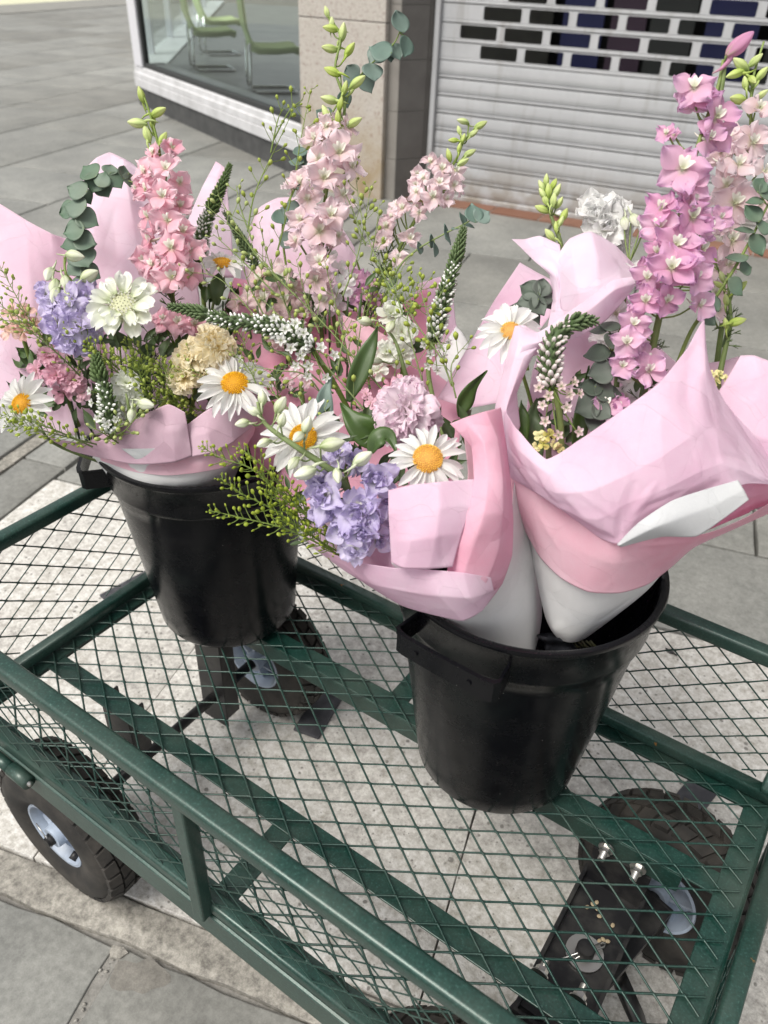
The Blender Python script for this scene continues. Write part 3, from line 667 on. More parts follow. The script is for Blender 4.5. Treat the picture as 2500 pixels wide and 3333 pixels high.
m = MB(); m.tube([KP+Vector((0, 0, -.15)), KP+Vector((0, 0, -.0765)), KP+Vector((0, 0, -.075))], [.0105, .0105, .0095], 20); sharp(part(m, 'king_pin', M_bmet), 40)
m = MB(); m.tube([KP+Vector((.012, .018, -.081)), KP+Vector((.002, .002, -.081)), KP+Vector((-.018, -.024, -.0825))], .0012, 6)
m.tube([KP+Vector((.012, .018, -.081)), KP+Vector((.016, .020, -.081)), KP+Vector((.016, .015, -.081)), KP+Vector((.0, -.004, -.083)), KP+Vector((-.006, -.016, -.0825))], .0012, 6); part(m, 'cotter_pin', M_zinc)
for p, s_ in (((.774, .333, -.016), -1), ((.813, .333, -.019), -1), ((.770, .150, -.018), 1), ((.812, .150, -.018), 1)):
    m = MB(); p = Vector(p); d = Vector((0, s_, 0)); MM = Matrix.Translation(p) @ d.to_track_quat('Z', 'Y').to_matrix().to_4x4()
    m.lathe([(.0, .0045), (.0095, .0045), (.0095, .006), (.0, .006)], 20, MM); m.lathe([(.0, .006), (.0068, .006), (.0068, .0125), (.0, .0125)], 6, MM)
    pr = []; 
    for i in range(9): pr += [(.0040, .0125+i*.0012), (.0034, .0131+i*.0012)]
    m.lathe(pr+[(0, .0234)], 14, MM); part(m, 'bolt', M_zinc, smooth=False)
MF = Matrix.Translation(FC) @ Matrix.Rotation(fa, 4, 'Z')
m = MB(); m.box((-.032, -.150, .022), (.032, .150, .034), MF); m.box((-.032, -.154, -.03), (.032, -.149, .034), MF); m.box((-.032, .149, -.03), (.032, .154, .034), MF); part(m, 'axle_beam', M_bmet, smooth=False, bevel=.001)
m = MB(); m.tube([MF @ Vector((0, -.25, 0)), MF @ Vector((0, .25, 0))], .0085, 10); part(m, 'front_axle', M_bmet)
m = MB(); m.tube([MF @ Vector(p) for p in ((.03, .055, -.01), (.065, .05, -.04), (.105, .03, -.075), (.14, .012, -.095), (.165, .0, -.10))], .010, 8, True, 0, 2.2); m.tube([MF @ Vector(p) for p in ((.03, -.055, -.01), (.065, -.05, -.04), (.105, -.03, -.075), (.14, -.012, -.095), (.165, .0, -.10))], .010, 8, True, 0, 2.2); part(m, 'tongue', M_bmet)
m = MB(); hp0 = MF @ Vector((.165, 0, -.10)); m.tube([hp0, hp0+Vector((.03, -.01, .06)), hp0+Vector((.05, -.02, .30)), hp0+Vector((.06, -.03, .75))], .013, 12); m.tube([hp0+Vector((.10, -.14, .75)), hp0+Vector((.02, .08, .75))], .014, 12); part(m, 'pull_handle', M_bmet)

rd_ = random.Random(8); 
for i, (a_, b_) in enumerate(((.786, .305), (.783, .300), (.790, .298), (.779, .293), (.795, .291), (.812, .290), (.809, .268), (.806, .264), (.814, .269), (.803, .252))):
    m = MB(); m.blob(Matrix.Translation((a_, b_, -.0885)) @ Matrix.Rotation(rd_.random()*6, 4, 'Z') @ Matrix.Diagonal((.0034, .0026, .0009, 1)), 9, 4)
    if i == 0: M_seed = mat('dry seed', (.36, .29, .19), .8)
    tag(m.build('fallen_seed', M_seed), 'dry tan seed lying on the black steering plate under the bed mesh', 'seed', 'dry seeds on the steering plate')
m = MB(); m.blob(Matrix.Translation((.700, 1.010, GZ+.002)) @ Matrix.Diagonal((.010, .006, .002, 1)), 10, 4); m.tube([(.690, 1.012, GZ+.003), (.715, 1.005, GZ+.004)], .0018, 6)
tag(m.build('litter_scrap', M_bmet), 'small dark scrap of litter on the granite beyond the far cart rail', 'litter')
m = MB(); rf_ = random.Random(2); m.blob(Matrix.Translation((-.80, 3.80, GZ+.028)) @ Matrix.Diagonal((.03, .018, .016, 1)), 12, 7); m.v = [tuple(Vector(v)+Vector((rf_.uniform(-.006, .006), rf_.uniform(-.006, .006), rf_.uniform(-.005, .005)))) for v in m.v]
tag(m.build('foil_scrap', M_zinc, None, False), 'crumpled silver foil on the red threshold tiles, behind the green bud cluster', 'litter')
# plates lying on the paving
for nm, cx, cy, lx, ly, a, lab in (('floor_plate', .829, .637, .048, .20, -11, 'dark grey plate lying on the paving beyond the front right wheel'),
                                ('floor_plate', .222, .50, .050, .165, 12, 'dark grey plate lying on the paving beside the far left wheel'),
                                ('floor_plate', -.30, .545, .050, .21, -8, 'dark grey plate on the paving left of the cart, seen through its end mesh')):
    m = MB(); m.box((-lx/2, -ly/2, 0), (lx/2, ly/2, .006), Matrix.Translation((cx, cy, GZ)) @ Matrix.Rotation(R_(a), 4, 'Z'))
    tag(m.build(nm, M_pad, None, False, .002), lab, 'plate', 'dark plates on the paving')

# ------------------------------------------------------------------ buckets
def bucket(cx, cy, rb, rt, h, tx, ty, label, hang, extra=()):
    t = thing('flower_bucket', label, 'bucket', (cx, cy, .004), 'black flower buckets')
    A = Matrix.Identity(4); A[0][2] = tx; A[1][2] = ty
    sw = .004
    prof = [(0, 0), (rb-.012, 0), (rb-.004, .002), (rb, .009)]
    body_top = rt-.013
    for i in range(1, 13):
        f = i/12; prof.append((rb+(body_top-rb)*f, .009+(h-.055-.009)*f))
    prof += [(body_top+.0045, h-.052), (body_top+.0055, h-.046), (body_top+.0075, h-.012), (rt-.002, h-.008), (rt, h-.004), (rt-.001, h-.0005), (rt-.005, h), (rt-.008, h-.002), (body_top+.003, h-.009), (body_top+.001, h-.045)]
    for i in range(12, 0, -1):
        f = i/12; prof.append((rb+(body_top-rb)*f-.0035, .009+(h-.06-.009)*f))
    prof += [(rb-.006, .010), (0, .008)]
    m = MB(); m.lathe(prof, 96, A); o = m.build('body', M_blk, t); o.location = (0, 0, 0); sharp(o, 50)
    if hang:
        for a0 in hang:      # strap handle: a straight bar standing off the rim on two short arms
            H = A @ Matrix.Rotation(a0, 4, 'Z'); D = rt+.0165; m = MB(); zt, zb = h-.022, h-.047; hw = .058
            pr = [(rt-.020, -hw+.004), (D-.008, -hw), (D-.002, -hw+.004), (D, -hw+.012), (D+.001, 0), (D, hw-.012), (D-.002, hw-.004), (D-.008, hw), (rt-.020, hw-.004)]
            inn = [(x-.0032 if 1 < i < 7 else x, y+(.003 if i < 4 else -.003 if i > 4 else 0)) for i, (x, y) in enumerate(pr)]
            n = len(pr); ri = lambda P, z: [H @ Vector((x, y, z)) for x, y in P]
            m.grid([ri(inn, zb), ri(pr, zb), ri(pr, zt-.002), ri([(x+.0014, y) for x, y in pr], zt-.002), ri([(x+.0014, y) for x, y in pr], zt+.001), ri(inn, zt+.001), ri(inn, zb)])
            for q in (-.03, .03): m.lathe([(0, 0), (.0028, 0), (.0028, .0012), (0, .0012)], 12, H @ Matrix.Translation((D+.0008, q, (zt+zb)/2)) @ Matrix.Rotation(PI/2, 4, 'Y'))
            o = m.build('handle', M_blk, t, False); o.location = (0, 0, 0); sharp(o, 35)
    return t
bucket(.606, .362, .0997, .1456, .314, -.012, .012, 'black plastic bucket nearest the camera, holding two pink wrapped bouquets', (R_(268), R_(88)))
bucket(.145, .362, .1015, .1392, .305, -.03, -.02, 'black plastic bucket at the back left of the cart, partly hidden by green seed sprays', (R_(222), R_(42)))

# ------------------------------------------------------------------ plant and paper materials
def petal_mat(name, stops, trans=.3, rough=.6, vein=0.0, vs=90, sheen=.2):
    # colour runs along the petal (attribute t: 0 at its base, 1 at its tip); light shines through a little
    m = mat(name, rough=rough); nt_ = m.node_tree; b = bsdf(m)
    c = ramp(m, attr(m), stops); n = tex(m, scale=vs, detail=4)
    c = mix(m, .5, c, ramp(m, n.outputs['Fac'], [(.3, (.36, .36, .36)), (.7, (.62, .62, .62))]), 'OVERLAY')
    oi = N(m, 'ShaderNodeObjectInfo'); h = N(m, 'ShaderNodeHueSaturation'); mr = N(m, 'ShaderNodeMapRange'); L(m, oi.outputs['Random'], mr.inputs[0]); mr.inputs[3].default_value = .80; mr.inputs[4].default_value = 1.16
    L(m, mr.outputs[0], h.inputs['Saturation']); mv = N(m, 'ShaderNodeMapRange'); L(m, oi.outputs['Random'], mv.inputs[0]); mv.inputs[3].default_value = 1.08; mv.inputs[4].default_value = .90; L(m, mv.outputs[0], h.inputs['Value']); L(m, c, h.inputs['Color']); c = h.outputs[0]
    L(m, c, b.inputs['Base Color'])
    if trans:
        t = N(m, 'ShaderNodeBsdfTranslucent'); L(m, c, t.inputs[0]); x = N(m, 'ShaderNodeMixShader'); x.inputs[0].default_value = trans
        out = [k for k in nt_.nodes if k.type == 'OUTPUT_MATERIAL'][0]
        L(m, b.outputs[0], x.inputs[1]); L(m, t.outputs[0], x.inputs[2]); L(m, x.outputs[0], out.inputs[0])
    bump(m, n.outputs['Fac'], .25, .0006); return m
P_white = petal_mat('white petal', [(0, (.66, .70, .54)), (.15, (.83, .83, .80)), (1, (.90, .90, .90))], .42)
P_cream = petal_mat('cream petal', [(0, (.92, .80, .44)), (.4, (.95, .86, .58)), (1, (.95, .88, .70))], .55)
P_creamc = petal_mat('cream floret', [(0, (.58, .60, .36)), (.5, (.80, .79, .68)), (1, (.86, .85, .78))], .25)
P_wgreen = petal_mat('greenish white petal', [(0, (.50, .58, .30)), (.30, (.78, .81, .66)), (1, (.87, .88, .84))], .35)
P_pinkA = petal_mat('salmon pink petal', [(0, (.62, .52, .38)), (.22, (.84, .46, .54)), (.6, (.86, .52, .62)), (1, (.89, .68, .74))], .42)
P_pinkB = petal_mat('pale pink petal', [(0, (.62, .60, .42)), (.25, (.84, .66, .67)), (.7, (.86, .68, .73)), (1, (.88, .77, .81))], .4)
P_pinkC = petal_mat('mauve pink petal', [(0, (.58, .50, .40)), (.2, (.74, .42, .58)), (.65, (.80, .47, .66)), (1, (.70, .42, .66))], .4)
P_pinkD = petal_mat('blush petal', [(0, (.62, .58, .44)), (.3, (.85, .69, .65)), (.8, (.86, .68, .71)), (1, (.88, .76, .78))], .4)
P_peach = petal_mat('peach petal', [(0, (.60, .50, .22)), (.3, (.78, .52, .40)), (1, (.80, .50, .46))], .3)
P_stock = petal_mat('pink and white petal', [(0, (.84, .74, .74)), (.4, (.88, .80, .82)), (.85, (.88, .77, .83)), (1, (.86, .66, .78))], .42)
P_rose = petal_mat('rose pink petal', [(0, (.55, .35, .30)), (.3, (.74, .42, .50)), (1, (.78, .46, .58))], .38)
P_lav = petal_mat('lavender petal', [(0, (.52, .56, .40)), (.25, (.80, .78, .84)), (.5, (.72, .66, .84)), (1, (.62, .54, .82))], .4)
P_bud = petal_mat('green bud', [(0, (.26, .38, .07)), (.45, (.50, .60, .18)), (1, (.60, .64, .32))], .15)
P_budw = petal_mat('whitish green bud', [(0, (.30, .38, .16)), (.35, (.62, .66, .46)), (.8, (.76, .78, .66)), (1, (.48, .55, .30))], .15)
P_bead = petal_mat('bead', [(0, (.035, .065, .018)), (.34, (.05, .09, .025)), (.48, (.70, .72, .66)), (1, (.84, .84, .82))], .0)
P_beadp = petal_mat('pinkish bead', [(0, (.04, .06, .02)), (.25, (.08, .10, .04)), (.38, (.55, .48, .46)), (1, (.72, .66, .65))], .0)
P_scale = petal_mat('dark green scale', [(0, (.035, .065, .018)), (1, (.10, .16, .045))], .0)
P_yel = petal_mat('golden disc', [(0, (.50, .22, .004)), (.5, (.80, .44, .01)), (1, (.92, .62, .03))], .0, .7, vs=600)
P_yelb = petal_mat('pale yellow floret', [(0, (.40, .42, .12)), (1, (.70, .62, .26))], .1)
P_stem = petal_mat('green stem', [(0, (.10, .15, .035)), (1, (.20, .27, .07))], .0)
P_stemd = petal_mat('dark stem', [(0, (.06, .06, .03)), (1, (.14, .16, .07))], .0)
P_pod = petal_mat('seed pod', [(0, (.28, .36, .08)), (.7, (.44, .52, .14)), (1, (.46, .46, .16))], .25)
P_pods = petal_mat('small seed pod', [(0, (.34, .44, .07)), (1, (.62, .70, .20))], .45)
P_leaf = petal_mat('dark green leaf', [(0, (.05, .09, .025)), (1, (.065, .115, .03))], .12, .45)
P_fern = petal_mat('feathery leaf', [(0, (.06, .10, .03)), (1, (.10, .15, .05))], .1)
P_euc = petal_mat('eucalyptus leaf', [(0, (.13, .18, .12)), (.6, (.11, .17, .12)), (1, (.085, .15, .09))], .08, .55, vs=60)
P_eucb = petal_mat('blue eucalyptus leaf', [(0, (.13, .19, .16)), (1, (.15, .22, .19))], .08, .55, vs=60)
P_eucd = petal_mat('dark eucalyptus leaf', [(0, (.07, .09, .07)), (1, (.095, .12, .095))], .05, .55, vs=60)

# ------------------------------------------------------------------ flower builders
def face(fx=0.0, fy=0.0):            # a direction towards the viewer's side, leaning fx right and fy up
    return (-FW + RT*fx + UP*fy).normalized()
def fm(pos, n, spin=0.0):            # frame with local z along n
    q = Vector(n).to_track_quat('Z', 'Y').to_matrix().to_4x4()
    return Matrix.Translation(pos) @ q @ Matrix.Rotation(spin, 4, 'Z')
def px(p, d=1.0): return p*K/_F*d     # p pixels of the 1659 wide copy, at depth d, in metres
class Thing:
    def __init__(s, name, label, cat, loc, group=None): s.o = thing(name, label, cat, loc, group); s.org = Vector(loc)
    def mesh(s, mb, name, m, **k): return mb.build(name, m, s.o, **k)
    def inst(s, name, data, Mw):
        o = link(bpy.data.objects.new(name, data)); o.parent = s.o; o.matrix_basis = Matrix.Translation(-s.org) @ Mw; return o
def data_of(mb, name, m):
    o = mb.build(name, m); d = o.data; bpy.data.objects.remove(o); return d

def petal(mb, M, r0, ln, w, prof, lift=0.0, cup=0.0, curl=0.0, ruf=0.0, fr=3.0, ni=6, nj=5, ph=0.0, notch=0.0, fold=0.0, c0=0.0):
    P = []; C = []
    for i in range(ni+1):
        s = i/ni; k = s*(len(prof)-1); a = int(min(k, len(prof)-2)); wd = (prof[a]+(prof[a+1]-prof[a])*(k-a))*w
        row = []; cr = []
        for j in range(nj):
            t = -1+2*j/(nj-1)
            nt2 = notch*max(0, 1-abs(t)*2.2)*s**4
            x = r0+ln*(s-nt2-(.10*t*t*s)); y = wd*t
            z = lift*s + curl*s*s + cup*wd*t*t + ruf*s*s*math.sin(fr*t+ph)+ruf*.5*s**3*math.sin(fr*2.3*t+ph*1.7) - fold*abs(t)*wd*.0 + fold*wd*(1-abs(t))
            row.append(M @ Vector((x, y, z))); cr.append(c0+(1-c0)*s)
        P.append(row); C.append(cr)
    mb.grid(P, C)
OBO = [.18, .50, .80, 1.0, 1.0, .86, .45]
PET = [.16, .42, .72, .96, 1.0, .86, .62, .30]
ELL = [.25, .55, .78, .92, 1.0, .97, .84, .55]

# larkspur blossom of unit radius 1 -> scaled; z looks at the viewer
def floret(col, seed, cup=.25, ctr=P_creamc, n=5, ruf=.15, w=.46, double=0):
    rd = random.Random(seed); mb = MB()
    for k in range(n):
        a = 2*PI*k/n+rd.uniform(-.14, .14)+PI/2; M = Matrix.Rotation(a, 4, 'Z') @ Matrix.Rotation(-rd.uniform(-.15, .75)+.15, 4, 'Y') @ Matrix.Rotation(rd.uniform(-.5, .5), 4, 'X')
        petal(mb, M, .06, rd.uniform(.86, 1.16), w*rd.uniform(.86, 1.22), OBO if double else PET, cup*.4, rd.uniform(-.5, .6), rd.uniform(-.45, .2), ruf*rd.uniform(.6, 1.6), rd.uniform(3, 7), 8, 9, rd.uniform(0, 6), rd.uniform(-.14, .10), rd.uniform(-.25, .25))
    for q in range(double):
        for k in range(4):
            a = 2*PI*k/4+q*.7+rd.uniform(-.25, .25); M = Matrix.Translation((0, 0, .05+.06*q)) @ Matrix.Rotation(a, 4, 'Z') @ Matrix.Rotation(-.5-.35*q, 4, 'Y') @ Matrix.Rotation(rd.uniform(-.4, .4), 4, 'X')
            petal(mb, M, .03, (.72-.14*q)*rd.uniform(.85, 1.1), .34-.05*q, OBO, 0, .3, .1, ruf*1.2, 4, 5, 5, rd.uniform(0, 6), .08)
    mb.cur = 1
    # little pale petals in the middle, standing out
    for k in range(3):
        a = PI/2+(k-1)*.8; M = Matrix.Translation((0, 0, .02)) @ Matrix.Rotation(a, 4, 'Z') @ Matrix.Rotation(-.9, 4, 'Y')
        petal(mb, M, 0, .50, .13, ELL, 0, .5, -.14, .05, 4, 5, 5, k)
    for k in range(4):
        a = rd.uniform(0, 6.28); d = Vector((math.cos(a)*.09, math.sin(a)*.09, .16)); mb.blob(Matrix.Translation(d) @ Matrix.Diagonal((.035, .035, .06, 1)), 5, 3, .2)
    # spur behind
    mb.tube([(0, 0, .02), (0, .06, -.25), (0, .22, -.55), (0, .5, -.78)], [.10, .09, .06, .025], 6, True, [.3, .4, .6, .8])
    return data_of(mb, 'blossom', [col, ctr])
def budmesh(m, seed=0, fat=.42, spur=True, ridges=5):
    mb = MB(); n = 20; P = []; C = []
    for i in range(9):
        s = i/8; r = fat*math.sin(PI*min(1, s*.92+.04))**.75*(1.0-.25*s)
        P.append([Vector((r*(1+.10*math.cos(ridges*2*PI*k/n))*math.cos(2*PI*k/n), r*(1+.10*math.cos(ridges*2*PI*k/n))*math.sin(2*PI*k/n), s*1.5)) for k in range(n)])
        C.append([s*.75+(.25 if math.cos(ridges*2*PI*k/n) < -.2 else 0) for k in range(n)])
    mb.grid(P, C, close=True)
    mb.add([Vector((0, 0, -.02)), *P[0]], [(0, 1+(k+1) % n, 1+k) for k in range(n)], [0]*(n+1)); mb.add([Vector((0, 0, 1.52)), *P[-1]], [(0, 1+k, 1+(k+1) % n) for k in range(n)], [.9]*(n+1))
    if spur: mb.tube([(0, .15, .25), (0, .32, -.05), (0, .34, -.45), (0, .22, -.85)], [.16, .12, .08, .03], 6, True, [.3, .3, .2, .1])
    return data_of(mb, 'bud', m)
def bez(pts, n):                     # smooth curve through points
    pts = [Vector(p) for p in pts]; out = []
    m = len(pts)-1
    for i in range(n+1):
        f = i/n*m; a = min(int(f), m-1); t = f-a
        p0 = pts[max(a-1, 0)]; p1 = pts[a]; p2 = pts[a+1]; p3 = pts[min(a+2, m)]
        out.append(.5*((2*p1)+(-p0+p2)*t+(2*p0-5*p1+4*p2-p3)*t*t+(-p0+3*p1-3*p2+p3)*t**3))
    return out
def path(P, n=24): return bez([at(*p) for p in P], n)
def ptan(pts, i): return (pts[min(i+1, len(pts)-1)]-pts[max(i-1, 0)]).normalized()

def larkspur(label, P, col, blossoms, buds, r0=.0028, budm=None, R=1.0, seed=1, double=0, group=None, w=.46, ferns=0, cat='larkspur', ctr=P_creamc, dens=.6):
    """P: stem points (px,py,d) top to bottom; blossoms: (px,py,d,radius px,fx,fy); buds: (px,py,d,len px,dx,dy)"""
    rd = random.Random(seed); pts = path(P, 40); T = Thing('larkspur_spike', label, cat, pts[-1], group)
    m = MB(); m.tube(pts, [r0*(.35+.75*i/40) for i in range(41)], 8, True, [1-i/40 for i in range(41)])
    vs = [floret(col, seed*10+k, .25+.1*k, ctr, double=double, w=w) for k in range(4)]
    def attach(p, up=0.012):
        j = min(range(41), key=lambda i: (pts[i]-p).length); j = min(j+2, 40); q = pts[j]
        mid = q.lerp(p, .55)+Vector((0, 0, -.004)); m.tube(bez([q, mid, p], 5), .0009, 5, True, .6)
    ex = []
    for (x, y, d, r, fx, fy) in blossoms:
        if rd.random() < dens: ex.append((x+rd.uniform(-.75, .75)*r, y+rd.uniform(-.8, .5)*r, d+.010, r*rd.uniform(.7, .95), fx+rd.uniform(-.9, .9), fy+rd.uniform(-.5, .4)))
    for k, (x, y, d, r, fx, fy) in enumerate(list(blossoms)+ex):
        p = at(x, y, d); s_ = px(r, d)*rd.uniform(.98, 1.20); n = (face(fx, fy)+Vector((rd.uniform(-.15, .15), rd.uniform(-.15, .15), 0))).normalized()
        # local y towards the spike's top
        M = fm(p, n, rd.uniform(-.35, .35)); T.inst('blossom', vs[k % 4], M @ Matrix.Diagonal((s_, s_, s_, 1))); attach(p-n*s_*.4)
    if buds:
        bm = budmesh(budm or P_bud, seed, .56 if budm is P_budw else .42)
        for (x, y, d, ln, dx, dy) in buds:
            p = at(x, y, d); dirv = (RT*dx - UP*dy + -FW*rd.uniform(-.1, .45)).normalized(); s_ = px(ln, d)/1.5; s_ = s_*.86 if budm is P_budw else s_
            c = p - dirv*px(ln, d)*.5; T.inst('bud', bm, fm(c, dirv, rd.uniform(0, 6)) @ Matrix.Diagonal((s_*.9, s_*.9, s_, 1))); attach(c)
    T.mesh(m, 'stem', P_stem)
    for k in range(ferns):
        pass
    return T
def auto_spike(P, n, R0, R1, spread, seed, top=.0, jd=.012):   # blossoms wound round a stem, nearest side only
    rd = random.Random(seed); pts = bez([Vector(p) for p in P], 60); out = []
    for k in range(n):
        s = top+(1-top)*(k+.5)/n; q = pts[int(s*60)]; a = k*2.4; r = R0+(R1-R0)*s; sp = spread*(.55+.45*s)
        ox = math.sin(a)*sp; front = math.cos(a)
        out.append((q.x+ox+rd.uniform(-3, 3), q.y+rd.uniform(-5, 5), q.z-front*jd, r*rd.uniform(.9, 1.1), math.sin(a)*.9, .15+rd.uniform(-.3, .2)))
    return out

def daisy(label, x, y, d, R, fx, fy, seed, n=22, disc=.34, droop=-.10, stem=None, wf=1.0):
    rd = random.Random(seed); p = at(x, y, d); nn = face(fx, fy); r = px(R, d); T = Thing('daisy', label, 'daisy', p, 'white daisies with yellow centres')
    F = fm(p, nn, rd.random()*6); mb = MB()
    for k in range(n):
        a = 2*PI*k/n+rd.uniform(-.08, .08); lay = k % 2; M = F @ Matrix.Translation((0, 0, -.0008*lay-.0005)) @ Matrix.Rotation(a, 4, 'Z') @ Matrix.Rotation(rd.uniform(-.16, .10)-droop, 4, 'Y') @ Matrix.Rotation(rd.uniform(-.35, .35), 4, 'X')
        ln = r*(1-disc*.75)*rd.uniform(.86, 1.04)
        petal(mb, M, r*disc*.75, ln, r*.112*wf*rd.uniform(.78, 1.2), [.5, .72, .9, 1, 1.0, .93, .72, .36], 0, 1.2, -r*rd.uniform(-.02, .16), r*.012, 6.5, 7, 5, rd.uniform(0, 6), .05)
    T.mesh(mb, 'petals', P_white)
    c = MB(); N_ = 260; rr = r*disc
    c.lathe([(rr*math.sin(a), rr*.42*math.cos(a)-.0005) for a in [i/8*PI/2 for i in range(9)]], 32, F, .1)
    for k in range(N_):
        f = math.sqrt((k+.5)/N_); a = k*2.39996; th_ = f*PI/2*.96; dimple = 1-.22*math.exp(-(f/.25)**2)
        q = Vector((rr*math.sin(th_)*math.cos(a), rr*math.sin(th_)*math.sin(a), rr*.42*math.cos(th_)*dimple)); s_ = rr*(.036+.016*f)
        c.blob(F @ Matrix.Translation(q) @ Vector((q.x, q.y, q.z*3+rr*.2)).to_track_quat('Z', 'Y').to_matrix().to_4x4() @ Matrix.Diagonal((s_, s_, s_*1.6, 1)), 5, 3, (.0+.4*rd.random(), rd.random()))
    T.mesh(c, 'disc', P_yel)
    if stem:
        s = MB(); pts = bez([p-nn*.002, p-nn*.02+Vector((0, 0, -.012))]+[at(*q) for q in stem], 14); s.tube(pts, .0018, 8, True, .4); T.mesh(s, 'stem', P_stem)
    s = MB(); s.lathe([(.0015, -.006), (r*.12, -.0045), (r*.26, -.002), (r*.28, -.0008)], 16, F, .3); T.mesh(s, 'calyx', P_stem)
    return T

def stock_head(mb, p, n, r, seed, petals=30, ruf=.16, flat=.75):
    # rings of ruffled petals, upright in the middle and spread flat outside
    rd = random.Random(seed); F = fm(p, n, rd.random()*6) @ Matrix.Translation((0, 0, -r*.35))
    rings = [(3, 12, .62), (5, 26, .72), (7, 42, .84), (9, 58, .95), (10, 76, 1.02), (9, 98, .98)] if petals >= 28 else [(3, 22, .70), (5, 50, .90), (6, 76, 1.0)] if petals > 15 else [(2, 30, .55), (4, 70, .95)]
    for q, (cnt, el, l_) in enumerate(rings):
        for k in range(cnt):
            a = 2*PI*k/cnt+q*.9+rd.uniform(-.22, .22); e = R_(90-el+rd.uniform(-11, 11))
            M = F @ Matrix.Rotation(a, 4, 'Z') @ Matrix.Rotation(-e, 4, 'Y') @ Matrix.Rotation(rd.uniform(-.45, .45), 4, 'X')
            petal(mb, M, r*.06, r*l_*rd.uniform(.88, 1.08), r*(.34 if petals >= 28 else .42)*rd.uniform(.85, 1.15), [.16, .34, .60, .86, 1.0, 1.0, .72], 0, rd.uniform(-.3, .4), -r*rd.uniform(-.05, .30), r*ruf*rd.uniform(.6, 1.2), rd.uniform(4, 8), 8, 10, rd.uniform(0, 6), rd.uniform(0, .14), c0=.1*q)
def stock(label, heads, col, seed, cat='stock flower', stem=None, petals=30, group=None, name='stock_flower', ruf=.16):
    T = Thing(name, label, cat, at(*heads[0][:3]), group)
    for k, (x, y, d, r, fx, fy) in enumerate(heads):
        m = MB(); stock_head(m, at(x, y, d), face(fx, fy), px(r, d), seed*7+k, petals if r > 26 else int(petals*.5), ruf); T.mesh(m, 'flower_head', col)
    if stem:
        s = MB(); s.tube(path(stem, 14), .0028, 8, True, .4); T.mesh(s, 'stem', P_stem)
    return T

def spike(label, P, w_px, split, bead, seed, opens=(), openc=P_white, stem=None, group='gooseneck flower spikes', rows=None, dens=1.0):
    """tapering flower spike; P tip to base; split = fraction of length that is green scales"""
    rd = random.Random(seed); pts = path(P, 60); T = Thing('flower_spike', label, 'flower spike', pts[-1], group); Lg = sum((pts[i+1]-pts[i]).length for i in range(60))
    W = px(w_px, P[-1][2])/2
    core = MB(); core.tube(pts, [W*(.10+.50*min(1, (i/60)*1.6)) for i in range(61)], 8, True, .2); T.mesh(core, 'core', P_scale)
    g_ = MB(); b_ = MB(); n = int(190*dens*Lg/.12); 
    for k in range(n):
        s = ((k+.5)/n)**.86; i = min(int(s*60), 59); q = pts[i].lerp(pts[i+1], s*60-i); t = ptan(pts, i); u = t.orthogonal().normalized(); v = t.cross(u); a = k*2.39996
        rad = W*min(1.0, .12+1.25*s) * (1.0 if s < .9 else 1-.3*(s-.9)/.1); dr = u*math.cos(a)+v*math.sin(a)
        if s < split or rd.random() < .33:
            ln = W*(.30+.35*min(1, s/split))*(1 if s < split else .8); d = (dr*.75-t*.9).normalized(); c = q+dr*rad*.55
            g_.blob(fm(c+d*ln*.5, d) @ Matrix.Diagonal((ln*.26, ln*.26, ln*.62, 1)), 5, 3, (.1, .9))
        else:
            f = min(1, (s-split)/max(1e-3, 1-split)); big = W*(.10+.14*f)*rd.uniform(.85, 1.15); d = (dr-t*.55).normalized(); c = q+dr*(rad*.72)
            b_.blob(fm(c, d) @ Matrix.Diagonal((big*.85, big*.85, big*1.75, 1)), 7, 6, (0.0, 1.0))
            c2 = c+t*big*1.3-dr*big*.6; g_.blob(fm(c2, (dr*1.0-t*.7).normalized()) @ Matrix.Diagonal((big*.42, big*.42, big*1.9, 1)), 4, 3, (.1, .8))
    T.mesh(g_, 'scales', P_scale)
    if b_.v: T.mesh(b_, 'flower_buds', bead)
    if opens:
        mb = MB()
        for k in range(6):
            M = Matrix.Rotation(2*PI*k/5.999, 4, 'Z') @ Matrix.Rotation(-.35, 4, 'Y')
            if k < 5: M = Matrix.Rotation(2*PI*k/5, 4, 'Z') @ Matrix.Rotation(-.38, 4, 'Y'); petal(mb, M, .08, .92, .30, ELL, 0, .8, 0, .02, 3, 5, 5, k)
        mb.cur = 1
        for k in range(5): a = 2*PI*k/5+.6; mb.tube([(0, 0, .05), (math.cos(a)*.22, math.sin(a)*.22, .5)], .03, 4); mb.blob(Matrix.Translation((math.cos(a)*.22, math.sin(a)*.22, .5)) @ Matrix.Scale(.07, 4), 5, 3, .5)
        mb.lathe([(.05, -.35), (.18, -.1), (.22, .05)], 8, None, .2)
        dd = data_of(mb, 'floret', [openc, P_budw]); st = MB()
        for (x, y, d, r, fx, fy) in opens:
            p = at(x, y, d); s_ = px(r, d); nn = face(fx, fy); T.inst('floret', dd, fm(p, nn, rd.random()*6) @ Matrix.Diagonal((s_, s_, s_, 1)))
            j = min(range(61), key=lambda i: (pts[i]-p).length); st.tube(bez([pts[j], pts[j].lerp(p, .6)+Vector((0, 0, -.003)), p-nn*s_*.3], 4), .0006, 4, True, .5)
        T.mesh(st, 'pedicels', P_stem)
    if stem:
        s = MB(); s.tube(bez([pts[-3]]+[at(*q) for q in stem], 14), .0030, 8, True, [.9-.6*i/14 for i in range(15)]); T.mesh(s, 'stem', P_stem)
    return T

